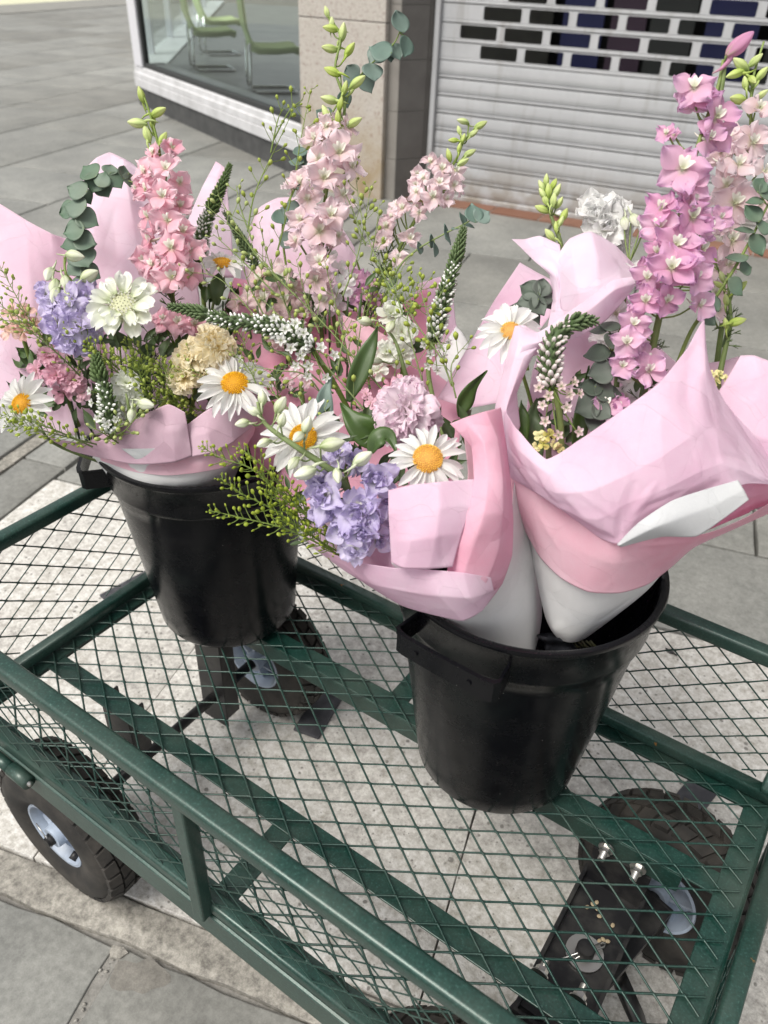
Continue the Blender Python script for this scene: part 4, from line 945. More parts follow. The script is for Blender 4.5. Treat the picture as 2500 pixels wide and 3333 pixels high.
def pod_sprig(label, stems, size, seed, flat=False, step=.0085, ped=.013, col=None, group=None, name='seed_spray', cat='seed spray', thick=.0011, side=0.0, span=(0, .95)):
    """wiry stems (lists of px,py,d; tip first) set with seed pods on fine stalks"""
    rd = random.Random(seed); T = Thing(name, label, cat, at(*stems[0][-1]), group); st = MB(); pd = MB()
    for S in stems:
        pts = path(S, 60); Lg = sum((pts[i+1]-pts[i]).length for i in range(60))
        st.tube(pts, [thick*(.28+.72*i/60) for i in range(61)], 6, True, [1-.6*i/60 for i in range(61)])
        n = int(Lg*(span[1]-span[0])/step)
        for k in range(n):
            s = span[0]+(span[1]-span[0])*(k+rd.random()*.6)/n; i = min(int(s*60), 59); q = pts[i].lerp(pts[i+1], s*60-i); t = -ptan(pts, i)
            u = t.orthogonal().normalized(); v = t.cross(u); a = k*2.39996+rd.uniform(-.4, .4); dr = (u*math.cos(a)+v*math.sin(a)); ln = ped*rd.uniform(.7, 1.25)*min(1, .35+s*2.2)
            d = (dr+t*.75).normalized(); mid = q+d*ln*.6; e = q+d*ln+Vector((0, 0, .0015)); st.tube([q, mid, e], [.00045, .0004, .00035], 4, False, .9)
            sz = size*rd.uniform(.75, 1.15)*min(1, .45+s*2.0); dd = (d+Vector((0, 0, .35))).normalized()
            if flat: MM = fm(e+dd*sz*.9, dd, rd.random()*6) @ Matrix.Diagonal((sz*.95, sz*.45, sz, 1)); pd.blob(MM, 8, 4, (rd.random()*.5, .5+.5*rd.random()))
            else:
                MM = fm(e+dd*sz*1.25, dd, 0) @ Matrix.Diagonal((sz*.80, sz*.80, sz*1.35, 1))
                pd.blob(MM, 8, 6, (0, .9), [(.35, -.9), (.62, -.62), (.88, -.25), (1.0, .1), (.82, .48), (.34, .74), (.10, .86)])
    T.mesh(st, 'stalks', P_stem); T.mesh(pd, 'seed_pods', col or P_pod); return T

def leafmesh(mb, M, ln, w, prof=ELL, curl=0, cup=.25, ruf=0, ni=8, nj=7, ph=0):
    petal(mb, M, 0, ln, w, prof+[.02], 0, cup, curl, ruf, 3, ni, nj, ph, 0, -.25)
def leaf(label, P, wpx, seed=0, m=P_leaf, cat='leaf', twist=0.3, stem=None, prof=(.15, .55, .85, 1.0, .95, .78, .5, .22, .02)):
    """one blade along a path (tip last), half width wpx pixels"""
    pts = path(P, 20); d0 = P[0][2]; T = MB(); R = []; C = []
    for i, p in enumerate(pts):
        s = i/20; k = s*(len(prof)-1); a = int(min(k, len(prof)-2)); w_ = px(wpx, d0)*(prof[a]+(prof[a+1]-prof[a])*(k-a))
        t = ptan(pts, i); side = t.cross(-FW).normalized(); side = (side*math.cos(twist)+t.cross(side)*math.sin(twist)).normalized(); up_ = side.cross(t)
        R.append([p+side*w_*u_+up_*(abs(u_)*w_*.35+.0012*math.sin(9*s+u_*2+seed)) for u_ in (-1, -.6, -.25, 0, .25, .6, 1)]); C.append([.1+.8*abs(u_) for u_ in (-1, -.6, -.25, 0, .25, .6, 1)])
    T.grid(R, C); o = T.build('leaf_blade', m, None, True, 0, .0005); tag(o, label, cat, 'loose green leaves in the bouquets'); return o

def eucalyptus(label, P, leaves, m, seed, r=.0013, group=None):
    """stem path and round leaves: (px,py,d,radius px,angle deg,fx,fy)"""
    rd = random.Random(seed); T = Thing('eucalyptus_sprig', label, 'eucalyptus', at(*P[-1]), group or 'eucalyptus sprigs'); s = MB(); pts = path(P, 40)
    s.tube(pts, [r*(.5+.7*i/40) for i in range(41)], 7, True, .8)
    for (x, y, d, R, ang, fx, fy) in leaves:
        p = at(x, y, d); rr = px(R*1.12, d); n = face(fx, fy); a = R_(ang); dirv = RT*math.cos(a)+UP*math.sin(a); X = (dirv-n*dirv.dot(n)).normalized(); Y = n.cross(X)
        M = Matrix((X, Y, n)).transposed().to_4x4(); M.translation = p-X*rr; mb = MB()
        petal(mb, M, 0, 2*rr, rr*rd.uniform(.94, 1.10), [.12, .62, .88, 1.0, 1.02, .96, .82, .56, .14], 0, .22*rd.choice((-1, 1, 1))/max(rr, .004)*.006, rr*rd.uniform(-.3, .3), rr*.05, 3, 10, 9, rd.random()*6, 0, -.10)
        T.mesh(mb, 'leaf', m, solid=.0004)
        q = min(pts, key=lambda z: (z-(p-X*rr)).length); s.tube([q, p-X*rr*.95], .0006, 5, True, .8)
    T.mesh(s, 'stem', P_stem); return T
def fern(label, P, ln, n, seed, m=P_fern):   # feathery larkspur foliage: thread-like leaflets
    rd = random.Random(seed); pts = path(P, 20); mb = MB(); mb.tube(pts, .0009, 5)
    for k in range(n):
        s = (k+.5)/n; i = int(s*20); q = pts[i]; t = ptan(pts, i)
        for b in range(2):
            d = (t*rd.uniform(.1, .6)+RT*rd.uniform(-1, 1)+UP*rd.uniform(-.2, 1)-FW*rd.uniform(-.5, .5)).normalized(); l_ = px(ln, P[0][2])*rd.uniform(.6, 1.1)
            mid = q+d*l_*.5+Vector((0, 0, rd.uniform(-.002, .003))); mb.tube(bez([q, mid, q+d*l_+Vector((0, 0, -.003))], 4), [.0006, .0006, .0005, .0005, .0003], 4, True, rd.random())
            for c in range(3):
                d2 = (d+Vector((rd.uniform(-.8, .8), rd.uniform(-.8, .8), rd.uniform(-.5, .8)))).normalized(); mb.tube([mid, mid+d2*l_*.4], [.0005, .0003], 4, True, rd.random())
    o = mb.build('feathery_leaf', m); tag(o, label, 'foliage', 'feathery leaves in the bouquets'); return o

# ------------------------------------------------------------------ wrapping paper
def paper_mat(name, col, col2, trans=.35, rough=.7, sc_=9, fold=1.0):
    m = mat(name, rough=rough); t = tex(m, scale=sc_, detail=5, rough=.55); f = tex(m, scale=900, detail=3); g_ = tex(m, scale=120, detail=6, rough=.8)
    c = ramp(m, t.outputs['Fac'], [(.36, col), (.64, col2)]); c = mix(m, .13, c, ramp(m, f.outputs['Fac'], [(.3, (.35,)*3), (.7, (.65,)*3)]), 'OVERLAY')
    c = mix(m, .16, c, ramp(m, g_.outputs['Fac'], [(.3, (.36,)*3), (.7, (.64,)*3)]), 'OVERLAY'); L(m, c, bsdf(m).inputs['Base Color'])
    tr = N(m, 'ShaderNodeBsdfTranslucent'); L(m, c, tr.inputs[0]); x = N(m, 'ShaderNodeMixShader'); x.inputs[0].default_value = trans
    out = [k for k in m.node_tree.nodes if k.type == 'OUTPUT_MATERIAL'][0]; L(m, bsdf(m).outputs[0], x.inputs[1]); L(m, tr.outputs[0], x.inputs[2]); L(m, x.outputs[0], out.inputs[0])
    # crumpled facets: every cell of a warped cell pattern is a small tilted plane, so creases run where cells meet
    tc = N(m, 'ShaderNodeTexCoord'); hsum = None; wn = tex(m, scale=11, detail=2)
    wv = N(m, 'ShaderNodeVectorMath', operation='SCALE'); L(m, wn.outputs['Color'], wv.inputs[0]); wv.inputs['Scale'].default_value = .05
    pv = N(m, 'ShaderNodeVectorMath', operation='ADD'); L(m, tc.outputs['Object'], pv.inputs[0]); L(m, wv.outputs[0], pv.inputs[1])
    for sc2, k in ((8, fold*.30), (26, fold*.20)):
        v = tex(m, 'Voronoi', scale=sc2, vec=pv.outputs[0]); v.inputs['Randomness'].default_value = 1
        dd = N(m, 'ShaderNodeVectorMath', operation='SUBTRACT'); L(m, pv.outputs[0], dd.inputs[0]); L(m, v.outputs['Position'], dd.inputs[1])
        cc = N(m, 'ShaderNodeVectorMath', operation='SUBTRACT'); L(m, v.outputs['Color'], cc.inputs[0]); cc.inputs[1].default_value = (.5, .5, .5)
        dt = N(m, 'ShaderNodeVectorMath', operation='DOT_PRODUCT'); L(m, dd.outputs[0], dt.inputs[0]); L(m, cc.outputs[0], dt.inputs[1])
        mk = tex(m, scale=sc2*.35, detail=1); mr = N(m, 'ShaderNodeMapRange'); L(m, mk.outputs['Fac'], mr.inputs[0]); mr.inputs[1].default_value = .38; mr.inputs[2].default_value = .62; mr.inputs[3].default_value = .15*k; mr.inputs[4].default_value = k
        ml = N(m, 'ShaderNodeMath', operation='MULTIPLY'); L(m, dt.outputs['Value'], ml.inputs[0]); L(m, mr.outputs[0], ml.inputs[1])
        if hsum is None: hsum = ml.outputs[0]
        else: ad = N(m, 'ShaderNodeMath', operation='ADD'); L(m, hsum, ad.inputs[0]); L(m, ml.outputs[0], ad.inputs[1]); hsum = ad.outputs[0]
    b1 = bump(m, hsum, 1.0, 1.0); b2 = bump(m, g_.outputs['Fac'], .12, .0008, b1)
    L(m, b2, tr.inputs['Normal']); return m
W_lil = paper_mat('lilac pink tissue', (.84, .60, .74), (.90, .74, .85), 0.5)
W_pnk = paper_mat('pink tissue', (.87, .45, .59), (.90, .60, .72), 0.5)
W_pal = paper_mat('pale pink tissue', (.88, .68, .79), (.91, .80, .89), 0.52)
W_mau = paper_mat('mauve pink tissue', (.62, .41, .51), (.74, .54, .64), 0.35)
W_sal = paper_mat('salmon pink tissue', (.88, .56, .66), (.90, .68, .76), .5)
W_wht = paper_mat('white wrapping paper', (.76, .76, .77), (.83, .83, .83), 0.25, fold=.45)
W_gry = paper_mat('grey white wrapping paper', (.58, .59, .61), (.65, .66, .67), 0.2, fold=.45)

def at_px(p):
    d = p-CAM; z = d.dot(FW); return ((d.dot(RT)/z*_F+1250)/K, (1666.5-d.dot(UP)/z*_F)/K)
def fold(pts, n, k):                 # between a smooth curve and straight runs with a crease at every point
    a = bez(pts, n); pts = [Vector(p) for p in pts]; m = len(pts)-1; out = []
    for i in range(n+1):
        f = i/n*m; j = min(int(f), m-1); out.append(a[i].lerp(pts[j].lerp(pts[j+1], f-j), k))
    return out
def crsurf(rows, nu=7, nv=7, k=.7, jit=.0, rd=None):
    P = [[at(x, y, d*(1+rd.uniform(-jit, jit))) for x, y, d in r] for r in rows]
    R = [fold(r, (len(r)-1)*nu, k*.75) for r in P]; cols = list(zip(*R))
    Cc = [fold(list(c), (len(rows)-1)*nv, k) for c in cols]; return [list(r) for r in zip(*Cc)]
def sheet(T, rows, m, amp=.0022, seed=0, dens=900, nu=13, nv=13, name='paper_sheet', crease=1.0, creases=(), lin=.72, jit=.006):
    G = crsurf(rows, nu, nv, lin, jit, random.Random(seed+77)); H = len(G); W = len(G[0]); rd = random.Random(seed+5); off = Vector((seed*3.17, seed*1.31, seed*2.7)); out = []; peaks = []
    area = (G[0][0]-G[0][-1]).length*(G[0][W//2]-G[-1][W//2]).length
    for k in range(int(4+area*dens*.55)):
        i = rd.randrange(H); j = rd.randrange(W); i2 = max(0, min(H-1, i+rd.randint(-H//2, H//2))); j2 = max(0, min(W-1, j+rd.randint(-W//3, W//3)))
        if (G[i][j]-G[i2][j2]).length < .012: continue
        fine = k % 3; wd = rd.uniform(.006, .013) if fine == 0 else rd.uniform(.0025, .006); peaks.append((G[i][j], G[i2][j2], wd, rd.choice((-1, 1))*wd*rd.uniform(.08, .20)*amp/.0022))
    def onsheet(x, y):
        best = min(((at_px(p)[0]-x)**2+(at_px(p)[1]-y)**2, p) for r_ in G[::3] for p in r_[::3]); 
        return best[1]
    for (x0, y0, x1, y1, wpx_, a_) in creases:
        p0 = onsheet(x0, y0); p1 = onsheet(x1, y1); wd = px(wpx_, .7); peaks.append((p0, p1, wd, wd*a_))
    for i in range(H):
        row = []
        for j in range(W):
            p = G[i][j]; a = G[min(i+1, H-1)][j]-G[max(i-1, 0)][j]; b = G[i][min(j+1, W-1)]-G[i][max(j-1, 0)]; n = a.cross(b); n = n.normalized() if n.length > 1e-12 else Vector((0, 0, 1))
            h = 0.0; low = noise.noise(p*5+off)
            for (c0, c1, wd, a_) in peaks:
                e_ = c1-c0; t_ = (p-c0).dot(e_)/e_.length_squared
                if t_ < 0 or t_ > 1: continue
                tp = min(1.0, 4*t_*(1-t_)+.0); w2 = wd*(.45+.55*tp); q = (p-c0-e_*t_).length/w2
                if q < 1: h += a_*tp*(1-q)**1.25
            row.append(p+n*(h*crease+low*amp*1.3))
        out.append(row)
    mb = MB(); mb.grid(out); return T.mesh(mb, name, m, solid=.0002)

# ------------------------------------------------------------------ wrapping: right bucket, left bouquet
A = Thing('bouquet_wrap', 'pink tissue wrap with folded lilac flap around the left bouquet in the nearer bucket', 'wrapping paper', at(1140, 1430, .80), 'paper wraps round the bouquets')
sheet(A, [[(845, 1215, .700), (960, 1235, .705), (1050, 1230, .700), (1098, 1150, .712), (1110, 1060, .73), (1118, 980, .76)],
          [(900, 1290, .735), (975, 1330, .74), (1060, 1310, .735), (1112, 1240, .742), (1135, 1150, .765), (1140, 1060, .80)],
          [(960, 1345, .765), (1020, 1370, .765), (1090, 1365, .765), (1140, 1320, .775), (1160, 1260, .80), (1165, 1190, .83)],
          [(1020, 1420, .80), (1060, 1440, .80), (1110, 1440, .80), (1150, 1420, .805), (1165, 1370, .83), (1170, 1330, .86)]], W_wht, .0012, 3, name='inner_paper', lin=.15, jit=0)
sheet(A, [[(972, 915, .690), (1010, 900, .680), (1050, 888, .680), (1083, 880, .700)],
          [(1018, 965, .680), (1045, 955, .668), (1075, 950, .675), (1094, 955, .705)],
          [(1024, 1035, .670), (1055, 1035, .660), (1085, 1035, .668), (1105, 1045, .705)],
          [(1002, 1110, .668), (1045, 1110, .658), (1085, 1110, .668), (1109, 1125, .705)],
          [(984, 1175, .672), (1022, 1180, .663), (1076, 1186, .672), (1106, 1200, .707)],
          [(968, 1228, .684), (1000, 1245, .676), (1052, 1252, .684), (1085, 1260, .712)],
          [(962, 1290, .704), (985, 1312, .70), (1012, 1322, .702), (1050, 1308, .722)]], W_pnk, .0016, 4, nu=18, creases=[(1040, 920, 1060, 1230, 26, .12), (1075, 950, 1080, 1240, 16, -.14), (1000, 1200, 1060, 1100, 14, .14)])
sheet(A, [[(655, 1160, .80), (690, 1188, .775), (765, 1213, .725), (850, 1226, .690), (930, 1230, .672), (1000, 1236, .668), (1060, 1246, .682)],
          [(672, 1182, .80), (735, 1228, .765), (805, 1262, .728), (880, 1275, .700), (950, 1285, .682), (1015, 1290, .680), (1066, 1275, .695)],
          [(690, 1196, .80), (788, 1263, .775), (870, 1308, .745), (930, 1325, .722), (1000, 1339, .702), (1040, 1318, .700), (1076, 1268, .712)]], W_lil, .0018, 5, nu=18, nv=18, creases=[(700, 1200, 850, 1250, 12, .25), (760, 1235, 930, 1262, 10, -.25), (830, 1270, 960, 1290, 9, .25), (900, 1240, 1040, 1300, 12, .22), (860, 1290, 1000, 1310, 9, .25), (930, 1305, 1050, 1262, 12, .2), (740, 1215, 800, 1262, 9, .2)])
sheet(A, [[(838, 1058, .672), (890, 1046, .664), (950, 1040, .662), (1026, 1034, .672)],
          [(839, 1110, .668), (890, 1105, .660), (950, 1098, .655), (1022, 1090, .666)],
          [(842, 1170, .668), (888, 1168, .660), (942, 1160, .655), (1000, 1150, .665)],
          [(845, 1215, .674), (872, 1228, .668), (928, 1229, .664), (978, 1225, .668)]], W_lil, .0014, 6)
sheet(A, [[(640, 1085, .83), (660, 1090, .82), (720, 1130, .80), (800, 1180, .76), (848, 1188, .72), (900, 1190, .70)],
          [(650, 1130, .835), (680, 1150, .83), (740, 1190, .80), (800, 1205, .77), (850, 1226, .725), (905, 1235, .70)],
          [(660, 1165, .83), (700, 1195, .82), (760, 1222, .80), (810, 1240, .77), (860, 1255, .73), (910, 1262, .705)]], W_lil, .0015, 7)
sheet(A, [[(1000, 930, .80), (1050, 900, .80), (1110, 870, .79), (1130, 900, .80)], [(1010, 1020, .81), (1060, 1010, .82), (1110, 1000, .82), (1130, 1010, .82)], [(1000, 1150, .80), (1060, 1150, .82), (1110, 1150, .83), (1140, 1150, .83)]], W_sal, .0015, 8)

# ------------------------------------------------------------------ wrapping: right bucket, right bouquet
B = Thing('bouquet_wrap', 'large crumpled lilac pink wrap with a white paper tongue around the rightmost bouquet', 'wrapping paper', at(1230, 1400, .80), 'paper wraps round the bouquets')
sheet(B, [[(1125, 1060, .78), (1150, 1140, .74), (1210, 1200, .715), (1290, 1230, .70), (1370, 1225, .705), (1440, 1190, .725), (1490, 1150, .765)],
          [(1140, 1150, .785), (1165, 1215, .75), (1220, 1260, .725), (1290, 1280, .712), (1360, 1275, .718), (1425, 1240, .74), (1470, 1185, .785)],
          [(1155, 1240, .79), (1180, 1290, .765), (1230, 1320, .745), (1290, 1325, .735), (1345, 1312, .745), (1395, 1280, .77), (1430, 1240, .81)],
          [(1176, 1330, .80), (1195, 1360, .78), (1230, 1370, .77), (1268, 1365, .765), (1305, 1350, .775), (1345, 1320, .79), (1370, 1290, .83)],
          [(1190, 1362, .81), (1205, 1380, .79), (1225, 1388, .785), (1245, 1388, .785), (1268, 1378, .79), (1292, 1358, .80), (1310, 1335, .83)]], W_wht, .0012, 11, name='inner_paper', lin=.25, jit=0, creases=[(1215, 1335, 1370, 1292, 16, .42), (1230, 1300, 1290, 1345, 10, .3), (1290, 1340, 1380, 1280, 14, -.3)])
sheet(B, [[(1100, 985, .735), (1140, 1040, .715), (1200, 1082, .695), (1255, 1125, .680), (1310, 1168, .668), (1350, 1177, .664), (1430, 1157, .668), (1520, 1155, .682), (1610, 1118, .705), (1670, 1080, .73)],
          [(1108, 1070, .745), (1155, 1125, .720), (1212, 1168, .700), (1270, 1200, .686), (1320, 1218, .678), (1370, 1214, .677), (1432, 1195, .685), (1500, 1172, .70), (1590, 1135, .72), (1670, 1095, .745)],
          [(1134, 1150, .765), (1165, 1205, .738), (1210, 1250, .716), (1270, 1280, .704), (1340, 1282, .702), (1400, 1262, .712), (1448, 1225, .728), (1500, 1180, .745), (1590, 1140, .755), (1670, 1105, .77)]], W_sal, .0020, 12, lin=.45, jit=.002, nu=16, nv=18, creases=[(1190, 1130, 1330, 1230, 10, .2), (1220, 1180, 1370, 1250, 9, .22), (1260, 1200, 1400, 1230, 8, -.2), (1240, 1215, 1330, 1265, 8, .2), (1370, 1180, 1500, 1165, 14, .3), (1340, 1190, 1440, 1240, 12, -.2), (1150, 1100, 1210, 1200, 16, .14), (1310, 1195, 1400, 1190, 7, .25)])
sheet(B, [[(1092, 882, .715), (1122, 930, .695), (1182, 994, .668), (1262, 946, .662), (1350, 884, .660), (1424, 828, .664), (1480, 758, .676), (1519, 692, .690), (1518, 776, .700), (1542, 840, .712), (1594, 908, .722), (1675, 1005, .735)],
          [(1094, 925, .712), (1128, 975, .690), (1190, 1024, .662), (1266, 995, .650), (1352, 950, .645), (1426, 905, .648), (1484, 850, .658), (1522, 800, .672), (1545, 838, .685), (1578, 892, .696), (1620, 955, .708), (1680, 1030, .722)],
          [(1098, 965, .714), (1136, 1020, .692), (1204, 1062, .664), (1276, 1060, .648), (1356, 1025, .640), (1432, 985, .640), (1496, 940, .648), (1540, 905, .660), (1570, 925, .672), (1602, 965, .683), (1640, 1005, .695), (1685, 1045, .71)],
          [(1102, 1000, .720), (1145, 1048, .700), (1210, 1092, .672), (1290, 1120, .652), (1350, 1090, .642), (1440, 1055, .640), (1510, 1020, .645), (1560, 1000, .655), (1590, 1000, .668), (1620, 1020, .680), (1655, 1035, .69), (1690, 1055, .70)],
          [(1106, 1030, .732), (1155, 1058, .712), (1215, 1098, .690), (1300, 1162, .668), (1345, 1174, .662), (1440, 1120, .655), (1520, 1085, .655), (1590, 1052, .660), (1615, 1045, .672), (1640, 1045, .684), (1670, 1048, .694), (1695, 1062, .705)]], W_lil, .0028, 13, 1500, nu=20, nv=34, creases=[(1276, 923, 1376, 1041, 26, .16), (1430, 868, 1548, 1041, 34, .16), (1303, 1030, 1330, 1165, 20, .35), (1330, 1165, 1376, 1040, 22, -.32), (1335, 1160, 1225, 1070, 26, .30),
    (1104, 996, 1190, 1082, 24, -.22), (1330, 1160, 1560, 1035, 34, -.28), (1380, 1085, 1600, 1000, 30, .22), (1548, 1000, 1660, 1060, 30, .28), (1150, 1000, 1290, 1100, 30, .14), (1340, 1000, 1450, 1090, 18, .24), (1290, 960, 1262, 1090, 14, .2), (1480, 800, 1500, 1000, 30, -.12),
    (1360, 1110, 1420, 1040, 14, .3), (1400, 1095, 1480, 1060, 14, -.3), (1250, 1060, 1330, 1120, 12, .3), (1500, 900, 1620, 1010, 26, .16), (1120, 900, 1160, 1040, 22, .16)])
sheet(B, [[(1332, 1176, .650), (1380, 1128, .636), (1450, 1082, .630), (1520, 1058, .632), (1594, 1037, .640)],
          [(1336, 1179, .648), (1400, 1146, .632), (1470, 1118, .628), (1540, 1092, .630), (1606, 1058, .638)],
          [(1342, 1182, .650), (1430, 1160, .644), (1505, 1158, .640), (1560, 1122, .636), (1617, 1079, .640)]], W_gry, .0006, 14, name='paper_tongue', lin=.5, jit=0)
sheet(B, [[(1600, 1035, .70), (1640, 1020, .71), (1690, 1000, .72)], [(1610, 1080, .70), (1645, 1070, .715), (1690, 1050, .73)], [(1520, 1156, .70), (1600, 1120, .72), (1690, 1080, .74)]], W_pnk, .003, 15)
sheet(B, [[(1600, 768, .74), (1630, 768, .735), (1690, 790, .73)], [(1570, 820, .745), (1620, 850, .73), (1690, 880, .72)], [(1545, 860, .75), (1600, 930, .735), (1690, 960, .72)], [(1560, 930, .76), (1620, 1000, .74), (1690, 1040, .73)]], W_lil, .003, 16)
sheet(B, [[(1630, 1098, .75), (1665, 1085, .75), (1700, 1080, .75)], [(1650, 1106, .755), (1670, 1106, .755), (1700, 1105, .755)]], W_wht, .0005, 17, name='inner_paper', lin=.15, jit=0)
# left wall, folded band, dome and back flap
sheet(B, [[(1112, 704, .720), (1132, 702, .715), (1150, 712, .712), (1172, 722, .715)],
          [(1096, 762, .722), (1112, 766, .712), (1132, 770, .706), (1160, 752, .712)],
          [(1080, 830, .722), (1095, 834, .712), (1112, 830, .708), (1138, 800, .716)],
          [(1069, 880, .722), (1080, 886, .714), (1094, 886, .712), (1118, 850, .722)],
          [(1076, 930, .73), (1092, 960, .722), (1104, 975, .722), (1125, 920, .735)]], W_pal, .0015, 18)
sheet(B, [[(1374, 597, .745), (1325, 604, .735), (1268, 646, .722), (1216, 682, .715), (1160, 718, .712), (1120, 702, .712)],
          [(1374, 612, .742), (1328, 625, .728), (1275, 668, .716), (1222, 705, .710), (1168, 738, .708), (1128, 745, .708)],
          [(1366, 628, .748), (1312, 690, .735), (1262, 722, .722), (1200, 748, .715), (1150, 770, .712), (1112, 790, .710)]], W_pal, .0012, 19)
sheet(B, [[(1209, 545, .79), (1232, 516, .785), (1276, 501, .78), (1330, 530, .785), (1376, 576, .795)],
          [(1207, 590, .785), (1240, 570, .765), (1290, 560, .758), (1340, 575, .765), (1378, 592, .785)],
          [(1209, 640, .785), (1250, 630, .76), (1290, 610, .752), (1340, 600, .755), (1376, 605, .77)],
          [(1215, 690, .78), (1250, 670, .76), (1290, 650, .75), (1330, 630, .75), (1370, 620, .765)]], W_pal, .0018, 20)
sheet(B, [[(1106, 516, .80), (1134, 516, .80), (1167, 509, .80), (1210, 527, .80)],
          [(1150, 560, .80), (1170, 560, .795), (1190, 565, .79), (1214, 575, .785)],
          [(1186, 595, .795), (1195, 600, .79), (1205, 605, .785), (1216, 615, .78)],
          [(1192, 650, .79), (1200, 655, .785), (1208, 660, .78), (1218, 665, .775)],
          [(1180, 720, .78), (1192, 722, .775), (1205, 722, .77), (1220, 720, .765)]], W_pal, .0015, 21)
sheet(B, [[(1205, 580, .81), (1290, 570, .82), (1350, 640, .83), (1400, 720, .84), (1460, 780, .83), (1530, 800, .81)],
          [(1195, 680, .82), (1260, 680, .83), (1330, 710, .84), (1390, 770, .85), (1455, 820, .84), (1530, 860, .81)],
          [(1150, 800, .80), (1220, 800, .82), (1310, 820, .84), (1400, 830, .85), (1490, 850, .83), (1560, 920, .79)],
          [(1130, 950, .78), (1200, 990, .79), (1300, 1000, .80), (1400, 1000, .80), (1500, 1000, .79), (1580, 1020, .76)],
          [(1160, 1150, .79), (1220, 1180, .78), (1300, 1190, .78), (1380, 1190, .78), (1450, 1170, .78), (1500, 1150, .77)]], W_pal, .003, 22)
sheet(B, [[(1520, 785, .80), (1560, 780, .80), (1595, 770, .80)], [(1525, 850, .80), (1560, 860, .79), (1600, 850, .79)], [(1540, 910, .79), (1570, 930, .78), (1600, 930, .78)]], W_mau, .0015, 23)
# dark plastic bag round the stem ends of this bouquet
bag = MB(); rows = []
for i in range(9):
    s = i/8; c = at(1200+12*s, 1372+34*s, .80+.02*s); rr = px(36*(1-.15*s)+4*math.sin(9*s), .8)
    rows.append([c+(RT*math.cos(a)+FW*math.sin(a))*rr*(1+.08*math.sin(5*a+3*s)+.05*math.sin(11*a)) for a in [2*PI*k/40 for k in range(40)]])
bag.grid(rows, close=True); M_bag = mat('dark plastic film', (.035, .037, .045), .28); bump(M_bag, tex(M_bag, scale=60, detail=5).outputs['Fac'], .8, .003); B.mesh(bag, 'stem_bag', M_bag)
st = MB()
for k in range(5): st.tube(bez([at(1238+k*9, 1384, .80), at(1246+k*10, 1396-3*(k % 2), .80), at(1254+k*9, 1400, .81), at(1262+k*8, 1425, .83)], 8), .0013, 5)
B.mesh(st, 'stem_ends', P_stemd)

# ------------------------------------------------------------------ wrapping: left bucket
E_w = Thing('bouquet_wrap', 'mauve pink wrap with a notched front edge around the leftmost bouquet in the back bucket', 'wrapping paper', at(350, 1060, 1.0), 'paper wraps round the bouquets')
sheet(E_w, [[(195, 975, .97), (280, 995, .925), (360, 1000, .915), (440, 995, .92), (505, 975, .94), (545, 930, .97)],
            [(215, 1003, .975), (288, 1030, .935), (350, 1042, .928), (432, 1034, .93), (492, 1008, .95), (535, 965, .98)],
            [(235, 1030, .99), (295, 1056, .955), (350, 1068, .95), (430, 1060, .955), (480, 1035, .97), (520, 1000, 1.0)],
            [(260, 1080, 1.02), (300, 1100, 1.0), (350, 1110, .99), (420, 1105, 1.0), (465, 1085, 1.02), (500, 1050, 1.05)]], W_wht, .0012, 31, name='inner_paper', lin=.15, jit=0)
sheet(E_w, [[(78, 930, .99), (125, 948, .955), (185, 955, .925), (245, 928, .905), (305, 899, .890), (363, 873, .880), (400, 890, .880)],
            [(100, 944, .99), (140, 960, .955), (205, 970, .925), (262, 962, .905), (320, 945, .892), (372, 932, .886), (406, 925, .888)],
            [(122, 955, .985), (158, 974, .955), (222, 990, .930), (282, 1002, .912), (330, 1003, .902), (380, 998, .898), (415, 985, .902)]], W_mau, .0018, 32, jit=.002)
sheet(E_w, [[(385, 925, .896), (408, 914, .892), (450, 883, .888), (504, 865, .892), (556, 845, .905)],
            [(395, 950, .900), (415, 945, .895), (450, 935, .892), (500, 912, .898), (558, 885, .912)],
            [(400, 990, .905), (425, 985, .900), (460, 978, .898), (505, 955, .906), (557, 912, .925)]], W_mau, .0018, 33, jit=.002)
sheet(E_w, [[(205, 975, .945), (285, 985, .922), (365, 985, .910), (445, 975, .910), (510, 945, .925), (556, 890, .945)],
            [(212, 985, .948), (288, 1004, .925), (362, 1008, .914), (438, 1000, .914), (505, 975, .928), (552, 915, .95)],
            [(218, 996, .95), (290, 1020, .928), (360, 1027, .918), (432, 1020, .918), (500, 1002, .932), (545, 940, .96)]], W_sal, .0020, 34, lin=.4, jit=.001)
sheet(E_w, [[(262, 969, .900), (300, 969, .896), (372, 968, .894)], [(280, 982, .902), (310, 984, .900), (350, 982, .898)], [(296, 994, .906), (308, 996, .905), (322, 994, .904)]], W_gry, .0004, 35, name='paper_tongue', jit=0)
sheet(E_w, [[(-40, 420, 1.0), (0, 440, .99), (60, 477, .98), (110, 504, .985), (140, 514, .99), (175, 535, 1.0)],
            [(-40, 520, 1.0), (0, 520, .985), (60, 545, .98), (115, 560, .985), (150, 575, .995), (190, 600, 1.0)],
            [(-40, 640, 1.0), (10, 650, .98), (70, 660, .98), (120, 670, .99), (160, 680, 1.0), (200, 690, 1.0)],
            [(-30, 800, 1.0), (30, 800, .99), (90, 800, .99), (140, 800, 1.0), (180, 800, 1.0), (220, 800, 1.0)],
            [(20, 900, 1.0), (60, 920, 1.0), (120, 940, 1.0), (160, 940, 1.0), (200, 940, 1.0), (250, 940, 1.0)]], W_pal, .0030, 36, 500)
